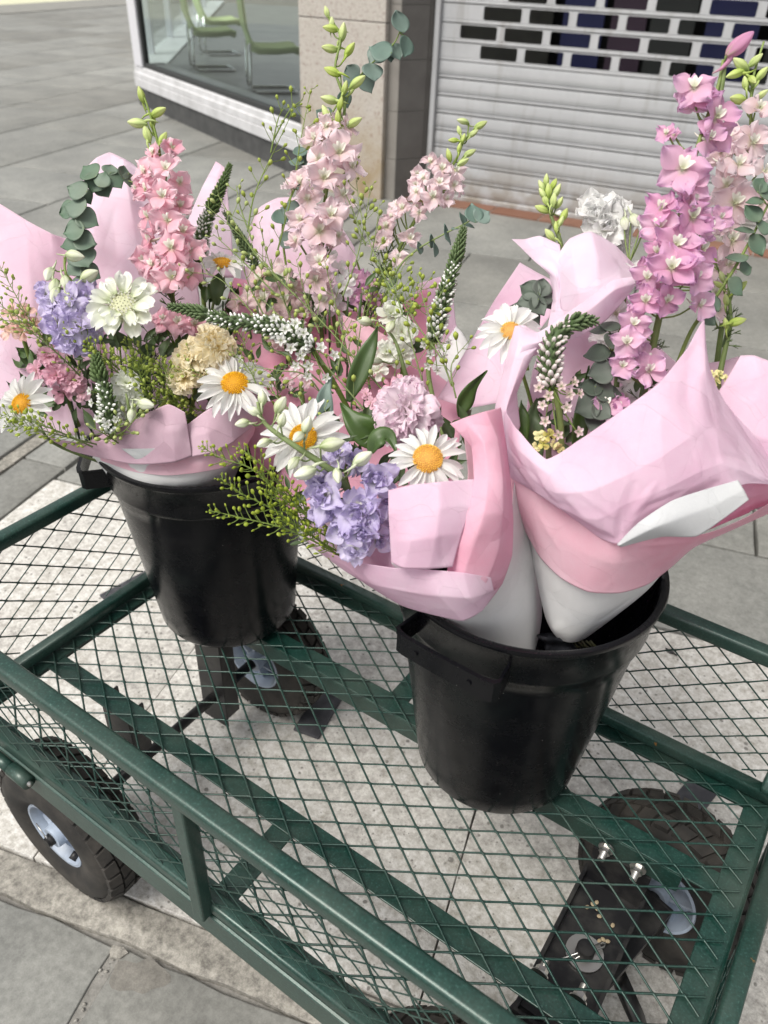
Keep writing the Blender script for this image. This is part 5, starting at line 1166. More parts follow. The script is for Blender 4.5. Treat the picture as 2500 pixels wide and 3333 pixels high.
sheet(E_w, [[(190, 360, 1.03), (210, 341, 1.03), (237, 330, 1.03), (266, 342, 1.03), (292, 358, 1.03), (322, 395, 1.03)],
            [(175, 420, 1.02), (205, 420, 1.01), (240, 425, 1.01), (280, 430, 1.01), (310, 440, 1.02), (350, 450, 1.04)],
            [(165, 530, 1.02), (200, 530, 1.0), (250, 535, 1.0), (295, 535, 1.0), (345, 530, 1.02), (410, 520, 1.04)],
            [(165, 650, 1.03), (210, 650, 1.01), (260, 650, 1.0), (310, 650, 1.0), (370, 650, 1.02), (430, 640, 1.04)],
            [(170, 800, 1.04), (220, 800, 1.03), (270, 800, 1.02), (330, 800, 1.02), (390, 800, 1.04), (440, 790, 1.05)],
            [(200, 950, 1.05), (240, 960, 1.05), (290, 960, 1.04), (350, 960, 1.04), (410, 940, 1.05), (460, 920, 1.06)]], W_pal, .0026, 37, 500)
sheet(E_w, [[(466, 348, 1.08), (478, 356, 1.08), (490, 366, 1.08)], [(436, 405, 1.07), (462, 410, 1.06), (492, 420, 1.07)], [(405, 480, 1.07), (450, 490, 1.06), (500, 500, 1.07)], [(400, 600, 1.08), (450, 600, 1.06), (505, 600, 1.07)]], W_pal, .0022, 38)

G_w = Thing('bouquet_wrap', 'open pink and lilac tissue spread behind the tall bouquet in the middle', 'wrapping paper', at(560, 1030, 1.05), 'paper wraps round the bouquets')
sheet(G_w, [[(540, 490, 1.12), (560, 448, 1.12), (600, 427, 1.12), (645, 428, 1.12), (705, 458, 1.12), (740, 495, 1.12), (765, 535, 1.12)],
            [(525, 570, 1.11), (560, 560, 1.10), (610, 550, 1.09), (665, 550, 1.09), (715, 560, 1.10), (750, 575, 1.11), (775, 590, 1.12)],
            [(515, 680, 1.10), (560, 680, 1.09), (620, 680, 1.08), (680, 680, 1.08), (730, 690, 1.09), (775, 690, 1.10), (820, 680, 1.12)],
            [(520, 800, 1.08), (560, 800, 1.07), (620, 810, 1.06), (690, 820, 1.05), (750, 830, 1.06), (810, 820, 1.08), (870, 790, 1.10)]], W_pal, .0030, 41)
sheet(G_w, [[(505, 600, 1.05), (560, 610, 1.04), (640, 640, 1.04), (720, 660, 1.03), (800, 680, 1.04), (880, 650, 1.06), (950, 600, 1.10)],
            [(470, 720, 1.02), (540, 740, 1.02), (620, 760, 1.01), (700, 780, 1.0), (790, 790, 1.0), (880, 780, 1.02), (985, 770, 1.05)],
            [(480, 820, 1.0), (545, 850, .99), (620, 860, .98), (700, 880, .97), (790, 890, .97), (880, 880, .98), (1000, 850, 1.0)],
            [(530, 930, 1.0), (580, 960, .98), (640, 990, .96), (710, 1010, .94), (790, 1010, .93), (880, 1000, .92), (990, 980, .93)],
            [(560, 1060, 1.02), (600, 1080, .99), (660, 1120, .96), (720, 1160, .93), (790, 1180, .91), (880, 1170, .88), (980, 1150, .87)]], W_pnk, .0030, 42)
sheet(G_w, [[(740, 680, .965), (765, 690, .96), (800, 705, .955), (850, 735, .955)], [(745, 740, .96), (775, 745, .955), (810, 755, .95), (850, 775, .955)], [(755, 800, .96), (785, 810, .95), (820, 815, .95), (860, 820, .955)]], W_sal, .0010, 43)
sheet(G_w, [[(905, 612, 1.09), (950, 598, 1.09), (975, 600, 1.09)], [(880, 680, 1.07), (930, 680, 1.06), (985, 700, 1.07)], [(870, 760, 1.05), (930, 770, 1.04), (1012, 758, 1.05)]], W_lil, .0012, 44)
sheet(G_w, [[(985, 705, 1.04), (1000, 722, 1.04), (1015, 752, 1.04)], [(950, 760, 1.03), (985, 790, 1.02), (1010, 800, 1.02)], [(900, 860, 1.02), (950, 870, 1.0), (990, 870, .99)]], W_wht, .0008, 45, name='inner_paper', lin=.15, jit=0)
sheet(G_w, [[(1123, 567, .97), (1160, 588, .97), (1198, 608, .97)], [(1066, 652, .965), (1128, 670, .95), (1190, 680, .95)], [(1008, 755, .955), (1060, 775, .93), (1120, 770, .92)], [(945, 860, .95), (1010, 880, .91), (1075, 870, .90)]], W_lil, .0010, 46)

# ------------------------------------------------------------------ flowers: leftmost bouquet
daisy('white daisy at the far left edge, green seed spray crossing its centre', 47, 872, .885, 76, -.25, .25, 1, 17, .30, stem=[(120, 960, .97), (250, 1010, 1.02)], wf=1.25)
daisy('white daisy resting on the notched mauve paper edge of the back bucket', 507, 828, .865, 90, .05, .55, 2, 24, .32, stem=[(480, 880, .93), (430, 960, 1.0)])
daisy('small white daisy seen side on, left of the middle bouquet behind the seed sprays', 479, 569, .98, 54, .1, 1.15, 3, 14, .40, .0, stem=[(465, 640, 1.0), (440, 760, 1.02)], wf=1.35)

def scabiosa():
    rd = random.Random(4); x, y, d = 268, 664, .86; p = at(x, y, d); n = face(.0, .30); F = fm(p, n); r = px(86, d); T = Thing('scabious', 'large greenish white scabious bloom with a cushion-like cream centre', 'scabious', p); mb = MB()
    for ring_, (cnt, l_, w_, lift) in enumerate(((11, .66, .21, .15), (9, .50, .17, .38), (8, .34, .13, .6))):
        for k in range(cnt):
            a = 2*PI*k/cnt+ring_*.3+rd.uniform(-.1, .1); M = F @ Matrix.Translation((0, 0, .002*ring_)) @ Matrix.Rotation(a, 4, 'Z') @ Matrix.Rotation(-lift*.7+rd.uniform(-.2, .2), 4, 'Y') @ Matrix.Rotation(rd.uniform(-.4, .4), 4, 'X')
            petal(mb, M, r*.32, r*l_*rd.uniform(.9, 1.1), r*w_, [.35, .5, .72, .95, 1.05, 1.0, .7], 0, .6, -r*rd.uniform(-.05, .14), r*.035, rd.uniform(5, 8), 8, 9, rd.uniform(0, 6), .14)
    T.mesh(mb, 'petals', P_wgreen); c = MB(); rr = r*.42; N_ = 170; c.lathe([(rr*math.sin(a), rr*.5*math.cos(a)) for a in [i/8*PI/2 for i in range(9)]], 24, F, .0)
    for k in range(N_):
        f = math.sqrt((k+.5)/N_); a = k*2.39996; th_ = f*PI/2; q = Vector((rr*math.sin(th_)*math.cos(a), rr*math.sin(th_)*math.sin(a), rr*.52*math.cos(th_))); nn = Vector((q.x, q.y, q.z*2+rr*.15)).normalized(); s_ = rr*.075
        Mq = F @ Matrix.Translation(q) @ nn.to_track_quat('Z', 'Y').to_matrix().to_4x4() @ Matrix.Rotation(rd.random()*6, 4, 'Z')
        if f > .3:
            c.tube([Mq @ Vector((0, 0, 0)), Mq @ Vector((0, 0, s_*1.6))], [s_*.35, s_*.55], 5, True, .6)
            for j in range(4): b = 2*PI*j/4; c.blob(Mq @ Matrix.Translation((math.cos(b)*s_*.75, math.sin(b)*s_*.75, s_*1.9)) @ Matrix.Diagonal((s_*.5, s_*.36, s_*.28, 1)), 5, 3, 1.0)
        else: c.blob(Mq @ Matrix.Diagonal((s_*.6, s_*.6, s_, 1)), 5, 3, .3)
    T.mesh(c, 'centre', P_creamc); s = MB(); s.tube(bez([p-n*.003, at(282, 740, .89), at(300, 850, .95), at(320, 960, 1.02)], 12), .0017, 8, True, .4); T.mesh(s, 'stem', P_stem)
scabiosa()

Bp = [(305, 195, .93), (322, 240, .93), (345, 330, .935), (352, 440, .94), (360, 560, .95), (378, 680, .965), (390, 860, 1.0)]
larkspur('tall salmon pink larkspur spike standing leftmost, with green buds at its tip', Bp, P_pinkA,
    [(330, 330, .925, 24, -.5, .3), (372, 320, .925, 24, .6, .2), (312, 372, .92, 28, -.8, .1), (358, 365, .91, 30, .1, .2), (388, 395, .925, 27, .8, 0), (318, 412, .915, 30, -.6, .1), (352, 425, .905, 36, .1, .1), (388, 445, .92, 28, .7, .0), (320, 468, .915, 30, -.7, -.1), (362, 478, .905, 34, .2, .0),
     (395, 500, .92, 26, .7, .1), (325, 520, .915, 31, -.6, -.1), (370, 535, .90, 36, .1, .05), (408, 540, .92, 28, .7, -.1), (330, 572, .915, 30, -.5, -.1), (372, 600, .905, 36, .0, -.05), (412, 590, .92, 28, .6, -.2), (345, 610, .92, 26, -.4, -.2), (385, 695, .93, 28, .2, -.2), (420, 700, .935, 30, .5, -.1), (355, 690, .94, 26, -.2, -.2)],
    [(305, 205, .93, 34, -.25, -1), (297, 266, .93, 44, -1, -.15), (342, 243, .93, 40, 1, -.35), (330, 262, .94, 30, .2, -1), (318, 290, .93, 38, -.35, -1), (352, 300, .935, 34, .5, -1)], seed=11, R=1, group='larkspur spikes')
larkspur('lavender blue delphinium with cream buds above it, at the left beside the scabious', [(140, 560, .90), (142, 590, .90), (160, 620, .905), (175, 700, .92), (240, 850, .98)], P_lav,
    [(118, 660, .885, 34, -.5, 0), (150, 655, .875, 34, .0, .3), (185, 645, .885, 32, .5, .3), (128, 700, .88, 36, -.5, -.1), (165, 700, .87, 38, .1, 0), (200, 705, .885, 32, .5, -.2), (150, 735, .88, 34, -.1, -.3), (185, 740, .885, 30, .4, -.4), (100, 640, .89, 24, -.9, 0)],
    [], seed=12, double=2, group='lavender delphiniums', cat='delphinium')
larkspur('short spray of cream white delphinium buds hanging above the lavender bloom', [(139, 556, .895), (141, 585, .89), (150, 610, .89), (176, 640, .90), (200, 760, .95)], P_lav,
    [], [(165, 553, .885, 48, 1, .15), (105, 594, .885, 42, -.1, .6), (196, 594, .885, 50, .8, -.45), (118, 625, .885, 46, -.15, 1), (142, 612, .88, 40, .3, 1), (150, 650, .87, 40, .2, 1), (118, 640, .875, 42, -.3, .8)], seed=13, budm=P_budw, group='pale delphinium bud sprays', cat='delphinium')

eucalyptus('eucalyptus sprig with round green leaves arching over the left of the pink paper', [(291, 395, .93), (262, 386, .93), (232, 380, .93), (200, 392, .93), (172, 420, .93), (166, 460, .93), (172, 500, .93), (172, 540, .935), (178, 590, .94), (200, 680, .97)],
    [(193, 370, .925, 23, 135, -.2, .4), (206, 396, .928, 20, -110, .1, -.2), (222, 388, .92, 17, 70, 0, .2), (238, 365, .925, 14, 80, .3, .3), (250, 390, .925, 18, -50, .5, .0), (226, 410, .935, 17, -60, 0, 0), (266, 372, .925, 14, 80, 1.5, .2), (281, 388, .93, 14, -80, 1.2, .2), (166, 409, .92, 23, 160, -.1, .3), (185, 425, .935, 16, -50, .3, .1),
     (161, 444, .918, 25, 170, -.1, .3), (146, 455, .935, 20, 190, -.5, .2), (188, 472, .922, 23, -20, .3, .2), (158, 497, .918, 23, 190, -.1, .2), (183, 520, .922, 22, -10, .2, .3), (155, 530, .925, 20, 200, -.2, .4), (192, 525, .935, 16, 10, .5, .1), (178, 556, .925, 26, -60, .1, .3), (165, 578, .93, 24, 230, -.1, .4), (196, 588, .93, 20, -20, .4, .2), (182, 612, .925, 22, -90, .1, .5)], P_euc, 21)
spike('short upright flower spike with grey white beads, standing low at the front left', [(208, 765, .865), (212, 800, .865), (228, 850, .868), (236, 900, .88), (240, 925, .89)], 52, .38, P_bead, 22, [(196, 845, .86, 11, -.9, 0), (200, 870, .86, 11, -.8, -.1), (212, 903, .862, 11, -.4, -.3), (232, 915, .862, 11, .2, -.4), (250, 905, .865, 10, .4, -.2)], stem=[(245, 950, .92), (270, 1000, 1.0)], dens=1.6)
stock('white delphinium blooms between the low flower spike and the mauve paper', [(272, 825, .885, 32, .2, .2), (262, 870, .89, 34, -.1, 0), (240, 905, .895, 30, -.2, -.1), (285, 858, .89, 28, .3, 0)], P_wgreen, 23, 'delphinium', stem=[(270, 850, .90), (290, 960, .98)], petals=22, name='delphinium', ruf=.07)
larkspur('pair of white delphinium buds leaning right above the notched mauve paper', [(272, 850, .88), (280, 890, .885), (290, 960, .95)], P_white, [], [(318, 874, .87, 48, 1, .2), (284, 900, .868, 38, -.1, 1)], seed=24, budm=P_budw, group='pale delphinium bud sprays', cat='delphinium')
stock('cream yellow stock bloom left of the daisy on the mauve paper', [(462, 738, .88, 50, .3, .5), (412, 760, .885, 44, -.3, .5), (392, 808, .885, 40, -.3, .3), (440, 795, .89, 40, .1, .3)], P_cream, 25, stem=[(430, 800, .93), (400, 950, 1.0)])
stock('peach and pink stock at the left edge above the daisy', [(22, 672, .90, 24, -.2, .4), (52, 670, .905, 24, .2, .4), (18, 712, .90, 26, -.2, 0), (48, 715, .90, 24, .2, 0), (72, 700, .91, 20, .4, .1)], P_peach, 26, stem=[(40, 700, .93), (90, 850, 1.0)], petals=20, ruf=.10)
stock('dusky rose stock behind the daisy at the far left', [(105, 765, .92, 30, 0, .3), (75, 800, .92, 26, -.2, 0), (120, 810, .92, 30, .1, 0), (155, 820, .925, 30, .2, 0), (135, 850, .93, 26, 0, -.2), (175, 850, .93, 22, .3, -.1)], P_rose, 27, stem=[(120, 800, .95), (170, 920, 1.0)], petals=22, ruf=.10)
g1 = 'green seed sprays with tiny flat pods'
pod_sprig('green seed spray with tiny flat pods, upright at the far left edge', [[(-5, 565, .90), (30, 630, .90), (70, 700, .91), (120, 760, .93)], [(-20, 690, .88), (40, 700, .88), (120, 760, .90), (190, 830, .94)], [(-10, 655, .89), (50, 690, .89), (110, 730, .91)]], .0026, 31, True, .0027, .0100, P_pods, g1)
pod_sprig('green seed spray running over the low mauve paper at the far left', [[(-10, 895, .86), (50, 905, .86), (110, 925, .87), (200, 965, .91)], [(15, 920, .865), (70, 925, .87), (130, 940, .88), (210, 960, .92)]], .0027, 32, True, .0022, .0100, P_pods, g1)
pod_sprig('dense mass of tiny green seed pods under the scabious', [[(240, 760, .87), (300, 800, .88), (360, 850, .90), (400, 900, .93)], [(190, 745, .87), (240, 790, .88), (300, 850, .91)], [(270, 740, .875), (330, 780, .885), (380, 830, .91), (420, 880, .94)], [(310, 850, .885), (370, 870, .90), (450, 890, .92)], [(290, 770, .87), (310, 830, .88), (340, 900, .92)], [(140, 700, .87), (190, 740, .88), (260, 800, .91)], [(350, 780, .88), (370, 840, .89), (390, 910, .92)]], .0027, 33, True, .0018, .0120, P_pods, g1)
pod_sprig('small seed spray crossing the cream stock, tips against the daisy', [[(420, 745, .88), (400, 790, .885), (390, 850, .91)], [(500, 760, .86), (540, 800, .86), (560, 850, .87)], [(365, 810, .885), (420, 800, .88), (470, 850, .89)]], .0021, 34, True, .0035, .009, P_pods, g1)
pod_sprig('loose seed spray with drop shaped pods at the mauve paper edge', [[(262, 912, .865), (250, 930, .87), (225, 950, .90)], [(300, 890, .862), (270, 930, .87), (230, 950, .90)], [(205, 925, .87), (230, 940, .88), (260, 960, .91)]], .0033, 35, False, .006, .014, P_pod, 'green seed sprays with drop shaped pods')

# ------------------------------------------------------------------ flowers: tall middle bouquet
spike('upright dark flower spike with white beads, leaning right behind the small daisy', [(497, 356, 1.0), (480, 400, 1.0), (455, 455, 1.0), (438, 500, 1.0), (430, 560, 1.0)], 40, .52, P_bead, 41, [(438, 575, .995, 9, 0, -.2), (455, 590, .995, 9, .3, -.2), (425, 590, .995, 9, -.3, -.2), (444, 612, .995, 9, 0, -.3), (460, 560, .99, 9, .6, 0)], stem=[(440, 650, 1.02), (450, 800, 1.05)], dens=1.4)
spike('nodding dark green flower spike tip leaning left, behind the seed sprays', [(484, 458, .98), (505, 490, .98), (525, 525, .985), (545, 560, .99), (560, 600, 1.0)], 32, .66, P_bead, 42, stem=[(575, 660, 1.02), (600, 760, 1.03)], dens=1.5)
spike('long arching flower spike, dark tip at the left and white open stars at the right', [(366, 662, .835), (420, 672, .835), (480, 690, .835), (560, 700, .84), (620, 720, .845), (672, 748, .855)], 50, .30, P_bead, 43,
      [(592, 690, .83, 13, 0, .4), (615, 712, .825, 15, .2, .2), (608, 735, .828, 15, -.2, -.1), (637, 700, .83, 15, .3, .5), (655, 720, .83, 14, .2, .1), (628, 752, .83, 14, .1, -.2), (648, 768, .835, 14, .3, -.2), (692, 752, .83, 15, .4, .3), (720, 768, .84, 14, .6, .1), (667, 790, .84, 14, 0, -.3), (703, 815, .845, 12, .3, -.3), (665, 812, .845, 12, -.1, -.4), (640, 790, .84, 12, -.2, -.3)],
      stem=[(705, 800, .88), (745, 870, .90), (790, 960, .93)], dens=1.35)
spike('tall pointed flower spike with white beads, standing right of the middle', [(1002, 492, .90), (990, 540, .90), (972, 600, .90), (955, 660, .905), (938, 730, .91)], 46, .36, P_bead, 44, [(918, 745, .90, 12, -.6, 0), (930, 765, .90, 12, -.2, -.2), (950, 752, .90, 12, .2, 0), (958, 772, .90, 12, .4, -.2), (925, 790, .905, 11, -.3, -.3), (945, 800, .905, 11, .1, -.3), (968, 740, .905, 11, .6, 0)], stem=[(925, 790, .92), (935, 860, .92), (960, 950, .92)], dens=1.4)
Bm = [(705, 28, .95), (735, 80, .95), (724, 150, .95), (745, 230, .955), (722, 330, .96), (700, 450, .97), (690, 620, .99), (700, 780, 1.03)]
larkspur('tallest pale pink larkspur spike in the middle, green buds reaching the top edge', Bm, P_pinkB,
    [(705, 275, .945, 26, -.4, .2), (750, 275, .95, 24, .9, .2), (680, 300, .95, 28, -.8, 0), (732, 330, .935, 40, .3, .1), (690, 345, .94, 34, -.3, .1), (760, 360, .945, 30, .7, -.1), (650, 395, .95, 30, -.7, .1), (700, 385, .935, 38, .2, -.1), (665, 430, .95, 30, -.5, -.3), (740, 420, .945, 28, .6, -.2),
     (715, 465, .94, 34, .2, 0), (650, 475, .955, 28, -.7, -.1), (690, 500, .945, 36, .0, 0), (730, 510, .955, 24, .6, -.1), (640, 520, .96, 24, -.6, 0), (690, 565, .95, 30, -.1, 0), (682, 605, .955, 30, -.2, -.3), (700, 650, .965, 24, 0, -.2)],
    [(706, 26, .95, 26, -.3, -1), (717, 50, .95, 26, 0, -1), (715, 62, .95, 36, -1, -.1), (740, 70, .95, 38, .2, -1), (713, 105, .95, 38, -1, 0), (755, 108, .95, 36, .7, -.9), (718, 155, .95, 40, -1, -.5), (772, 178, .95, 42, .9, -.6), (712, 215, .945, 40, -1, -.1), (745, 190, .945, 30, .1, -.3), (735, 225, .945, 30, .3, -1), (705, 245, .95, 38, -.5, -1), (765, 265, .95, 38, 1, -.5), (730, 255, .94, 30, 0, -.8)], seed=45, group='larkspur spikes')
larkspur('shorter pale pink larkspur spike leaning right in front of the shutter', [(1045, 268, .96), (1005, 300, .96), (985, 345, .96), (945, 400, .965), (900, 470, .97), (850, 560, .98), (800, 660, 1.0), (760, 800, 1.03)], P_pinkB,
    [(930, 350, .955, 19, -.5, .3), (955, 365, .95, 22, .1, .2), (985, 370, .955, 20, .8, .1), (915, 385, .955, 20, -.6, .1), (950, 395, .945, 23, .2, .1), (980, 400, .955, 20, .8, -.1), (900, 415, .955, 21, -.6, 0), (935, 425, .945, 25, .1, -.1), (965, 430, .955, 18, .8, -.2), (870, 450, .96, 20, -.5, .1), (905, 460, .955, 18, .3, -.2), (835, 490, .965, 22, -.5, .1), (885, 515, .96, 22, .5, -.2), (830, 520, .965, 22, -.3, -.1), (860, 555, .965, 20, .3, -.2), (845, 470, .965, 18, -.6, .3)],
    [(1000, 262, .96, 28, -1, -.1), (1038, 270, .96, 32, .9, -.5), (1022, 288, .96, 26, .8, -.5), (992, 282, .955, 22, -.3, -1), (1000, 300, .955, 24, .3, -.8), (980, 303, .955, 24, -.9, .0), (970, 335, .955, 28, -.3, -1), (1015, 330, .955, 30, .9, -.5), (992, 320, .95, 22, .2, -1), (1000, 350, .955, 30, .8, -.5)], seed=46, group='larkspur spikes')
larkspur('short blush larkspur half hidden under the seed sprays, left of the middle', [(585, 560, .99), (600, 650, .99), (620, 760, 1.0), (660, 880, 1.02)], P_pinkD,
    [(560, 605, .98, 28, -.4, .2), (605, 600, .975, 26, .2, .3), (632, 620, .98, 26, .6, 0), (570, 645, .975, 32, -.3, 0), (615, 650, .97, 32, .3, .1), (645, 668, .98, 24, .7, -.1), (590, 690, .97, 30, 0, -.1), (632, 705, .975, 26, .5, -.2), (560, 690, .98, 26, -.6, -.1), (540, 640, .985, 24, -.6, .1), (600, 730, .98, 26, .1, -.3), (515, 655, .985, 24, -.4, .1), (650, 740, .99, 24, .4, -.2)],
    [], seed=47, group='larkspur spikes')
stock('small white stock florets right below the tall pale larkspur', [(735, 578, .975, 24, .1, .3), (745, 615, .97, 26, .2, 0), (722, 640, .98, 22, -.2, -.2), (760, 598, .98, 20, .5, .1), (715, 550, .985, 18, 0, .4)], P_white, 48, stem=[(735, 620, .99), (760, 760, 1.02)], petals=16, ruf=.08)
stock('pale lilac white florets in the shade below the small white stock', [(730, 668, .99, 24, 0, 0), (690, 680, .995, 22, -.3, 0), (665, 655, 1.0, 20, -.3, 0), (745, 700, 1.0, 18, .3, -.1)], P_stock, 49, stem=[(720, 680, 1.0), (740, 800, 1.02)], petals=16, ruf=.08)
larkspur('mauve larkspur florets low behind, right of the small white stock', [(770, 560, 1.0), (785, 620, 1.0), (790, 700, 1.01), (780, 820, 1.03)], P_pinkC, [(768, 602, .985, 20, -.2, .2), (795, 610, .985, 18, .5, .2), (785, 635, .98, 20, .1, -.1), (810, 650, .99, 18, .5, -.2), (770, 645, .985, 18, -.5, -.1)], [], seed=50, group='larkspur spikes')
stock('white delphinium blooms in the middle, right of the dark pointed leaf', [(848, 675, .93, 34, .2, .3), (870, 715, .925, 34, .2, 0), (835, 760, .93, 28, -.1, -.1), (870, 765, .93, 30, .3, -.2), (815, 800, .93, 26, -.1, 0)], P_wgreen, 51, 'delphinium', stem=[(860, 740, .94), (880, 860, .96)], petals=18, name='delphinium', ruf=.06)
larkspur('spray of white buds pointing left beside the dark pointed leaf', [(820, 700, .90), (850, 730, .90), (868, 780, .905), (890, 860, .92)], P_white, [], [(785, 693, .895, 40, -1, -.15), (842, 708, .89, 38, -.3, .6), (810, 780, .89, 34, -1, .1)], seed=52, budm=P_budw, group='pale delphinium bud sprays', cat='delphinium')
stock('round pink and white ruffled stock bloom in the middle, above the front daisy', [(878, 880, .775, 70, .05, .35), (835, 900, .79, 40, -.7, 0), (925, 905, .79, 46, .8, 0), (850, 930, .785, 42, -.3, -.4), (905, 935, .785, 42, .4, -.5), (880, 840, .79, 44, 0, .8)], P_stock, 53, stem=[(880, 940, .82), (900, 1050, .85)], petals=34, ruf=.15)
stock('tiny pink florets just above the round ruffled stock', [(842, 828, .80, 16, -.2, .4), (862, 820, .80, 16, .2, .5), (828, 845, .805, 14, -.4, .1), (800, 870, .81, 16, -.3, 0), (790, 850, .82, 14, 0, 0)], P_rose, 54, stem=[(850, 840, .82), (870, 930, .85)], petals=14, ruf=.08)
daisy('largest white daisy, its centre hidden behind pale green delphinium buds', 655, 945, .745, 102, -.15, .25, 5, 24, .29, stem=[(700, 1000, .80), (780, 1100, .85)])
daisy('white daisy at the front, just above the folded lilac flap', 924, 991, .71, 88, .0, .30, 6, 22, .36, stem=[(930, 1050, .75), (960, 1180, .80)])
larkspur('spray of round pale green delphinium buds in front of the largest daisy', [(556, 868, .70), (566, 905, .70), (590, 930, .70), (640, 965, .70), (700, 1005, .705), (740, 1040, .715), (800, 1150, .76)], P_white, [],
    [(566, 856, .695, 40, -.1, -1), (546, 887, .695, 36, -.5, -.3), (521, 915, .695, 38, -1, .25), (608, 872, .695, 48, .6, -1), (610, 905, .69, 38, .2, -.8), (567, 958, .69, 38, -.8, .4), (643, 945, .685, 42, -.1, .1), (664, 915, .688, 46, .4, -1), (632, 1003, .69, 40, -.6, .8), (655, 1022, .692, 60, -1, .35), (722, 958, .69, 62, 1, -.2), (729, 1030, .685, 42, .1, .5), (786, 988, .69, 56, .9, -.6)], seed=55, budm=P_budw, r0=.0036, group='pale delphinium bud sprays', cat='delphinium')
larkspur('lavender delphinium at the front edge of the folded lilac flap', [(740, 960, .735), (750, 1040, .735), (780, 1120, .745), (830, 1200, .77)], P_lav,
    [(733, 983, .73, 34, -.2, .5), (765, 1000, .735, 30, .3, .5), (704, 1070, .71, 46, -.5, .1), (812, 1040, .705, 48, .2, .2), (772, 1105, .70, 54, .1, .1), (720, 1105, .715, 34, -.6, -.2), (800, 1120, .705, 42, .4, -.1), (780, 1150, .70, 40, .0, -.2), (765, 1185, .71, 30, -.1, -.4), (815, 1165, .72, 34, .4, -.3), (830, 1090, .72, 34, .6, .1), (745, 1140, .715, 36, -.4, -.3), (690, 1105, .725, 26, -.6, -.3)],
    [], seed=56, double=3, group='lavender delphiniums', cat='delphinium')
pod_sprig('bright green seed spray reaching left over the back bucket, with tiny round pods', [[(437, 965, .73), (480, 990, .73), (542, 1012, .735), (600, 1060, .745), (680, 1130, .76)], [(478, 1034, .725), (520, 1065, .73), (580, 1095, .74), (650, 1140, .755), (720, 1190, .775)], [(455, 1103, .725), (520, 1118, .73), (610, 1140, .74), (680, 1170, .755), (744, 1206, .775)],
    [(515, 965, .735), (560, 1000, .74), (610, 1050, .75), (660, 1110, .765)], [(560, 1020, .735), (600, 1070, .745), (650, 1100, .755), (720, 1150, .77)], [(575, 1060, .735), (610, 1090, .745), (660, 1130, .76), (740, 1180, .78)], [(600, 1120, .74), (660, 1150, .755), (760, 1210, .78)], [(640, 1060, .75), (670, 1110, .76), (740, 1160, .78)]], .0024, 57, True, .0026, .0105, P_pods, g1)
g2 = 'green seed sprays with drop shaped pods'
pod_sprig('seed spray with drop shaped pods rising left of the tallest larkspur', [[(672, 190, .96), (650, 300, .955), (630, 420, .955), (600, 540, .96)], [(640, 225, .965), (590, 330, .96), (550, 420, .955), (535, 500, .95)], [(655, 215, .965), (625, 240, .965), (592, 300, .965)], [(612, 235, .955), (600, 260, .955), (585, 330, .955)]], .0031, 61, False, .0105, .017, P_pod, g2)
pod_sprig('seed spray with drop shaped pods crossing the middle down to the right', [[(440, 440, .90), (520, 510, .90), (620, 620, .90), (700, 700, .90), (780, 790, .89), (860, 880, .87)], [(470, 420, .905), (500, 470, .90), (560, 560, .90), (640, 640, .90)], [(460, 505, .90), (520, 560, .90), (600, 640, .905)], [(380, 590, .90), (470, 600, .90), (560, 690, .90), (640, 740, .90)], [(510, 400, .91), (520, 450, .91), (545, 520, .91)]], .0032, 62, False, .0105, .015, P_pod, g2)
pod_sprig('seed spray with drop shaped pods between the two pale larkspurs', [[(765, 350, .955), (775, 430, .95), (790, 500, .945), (830, 600, .94), (860, 700, .94)], [(800, 400, .95), (790, 470, .945), (770, 560, .945), (740, 640, .94)], [(735, 395, .945), (760, 450, .945), (790, 530, .945)], [(820, 440, .95), (812, 500, .95), (800, 560, .95)], [(880, 560, .95), (860, 600, .945), (850, 660, .94)]], .0033, 63, False, .0095, .0135, P_pod, g2)
pod_sprig('seed spray with drop shaped pods in front of the tall white beaded spike', [[(930, 600, .885), (900, 640, .88), (880, 690, .88), (900, 780, .88), (930, 880, .88)], [(960, 620, .885), (930, 660, .88), (870, 650, .88), (830, 600, .885)], [(1010, 740, .86), (975, 790, .86), (985, 860, .86)], [(885, 600, .885), (870, 640, .88), (900, 700, .875), (950, 770, .87), (975, 830, .86)], [(820, 560, .89), (850, 620, .885), (870, 680, .88)], [(900, 590, .885), (930, 700, .875), (960, 760, .87)]], .0034, 64, False, .0085, .0135, P_pod, g2)
pod_sprig('low seed spray with drop shaped pods left of the pointed leaf', [[(560, 740, .86), (600, 760, .86), (650, 790, .86), (720, 850, .86)], [(530, 790, .855), (600, 800, .855), (660, 810, .86), (700, 860, .865)], [(640, 690, .87), (680, 760, .865), (740, 830, .86), (800, 900, .86)], [(560, 640, .875), (640, 720, .87), (700, 790, .865)], [(760, 690, .87), (740, 740, .87), (730, 800, .87)]], .0032, 65, False, .0110, .015, P_pod, g2)
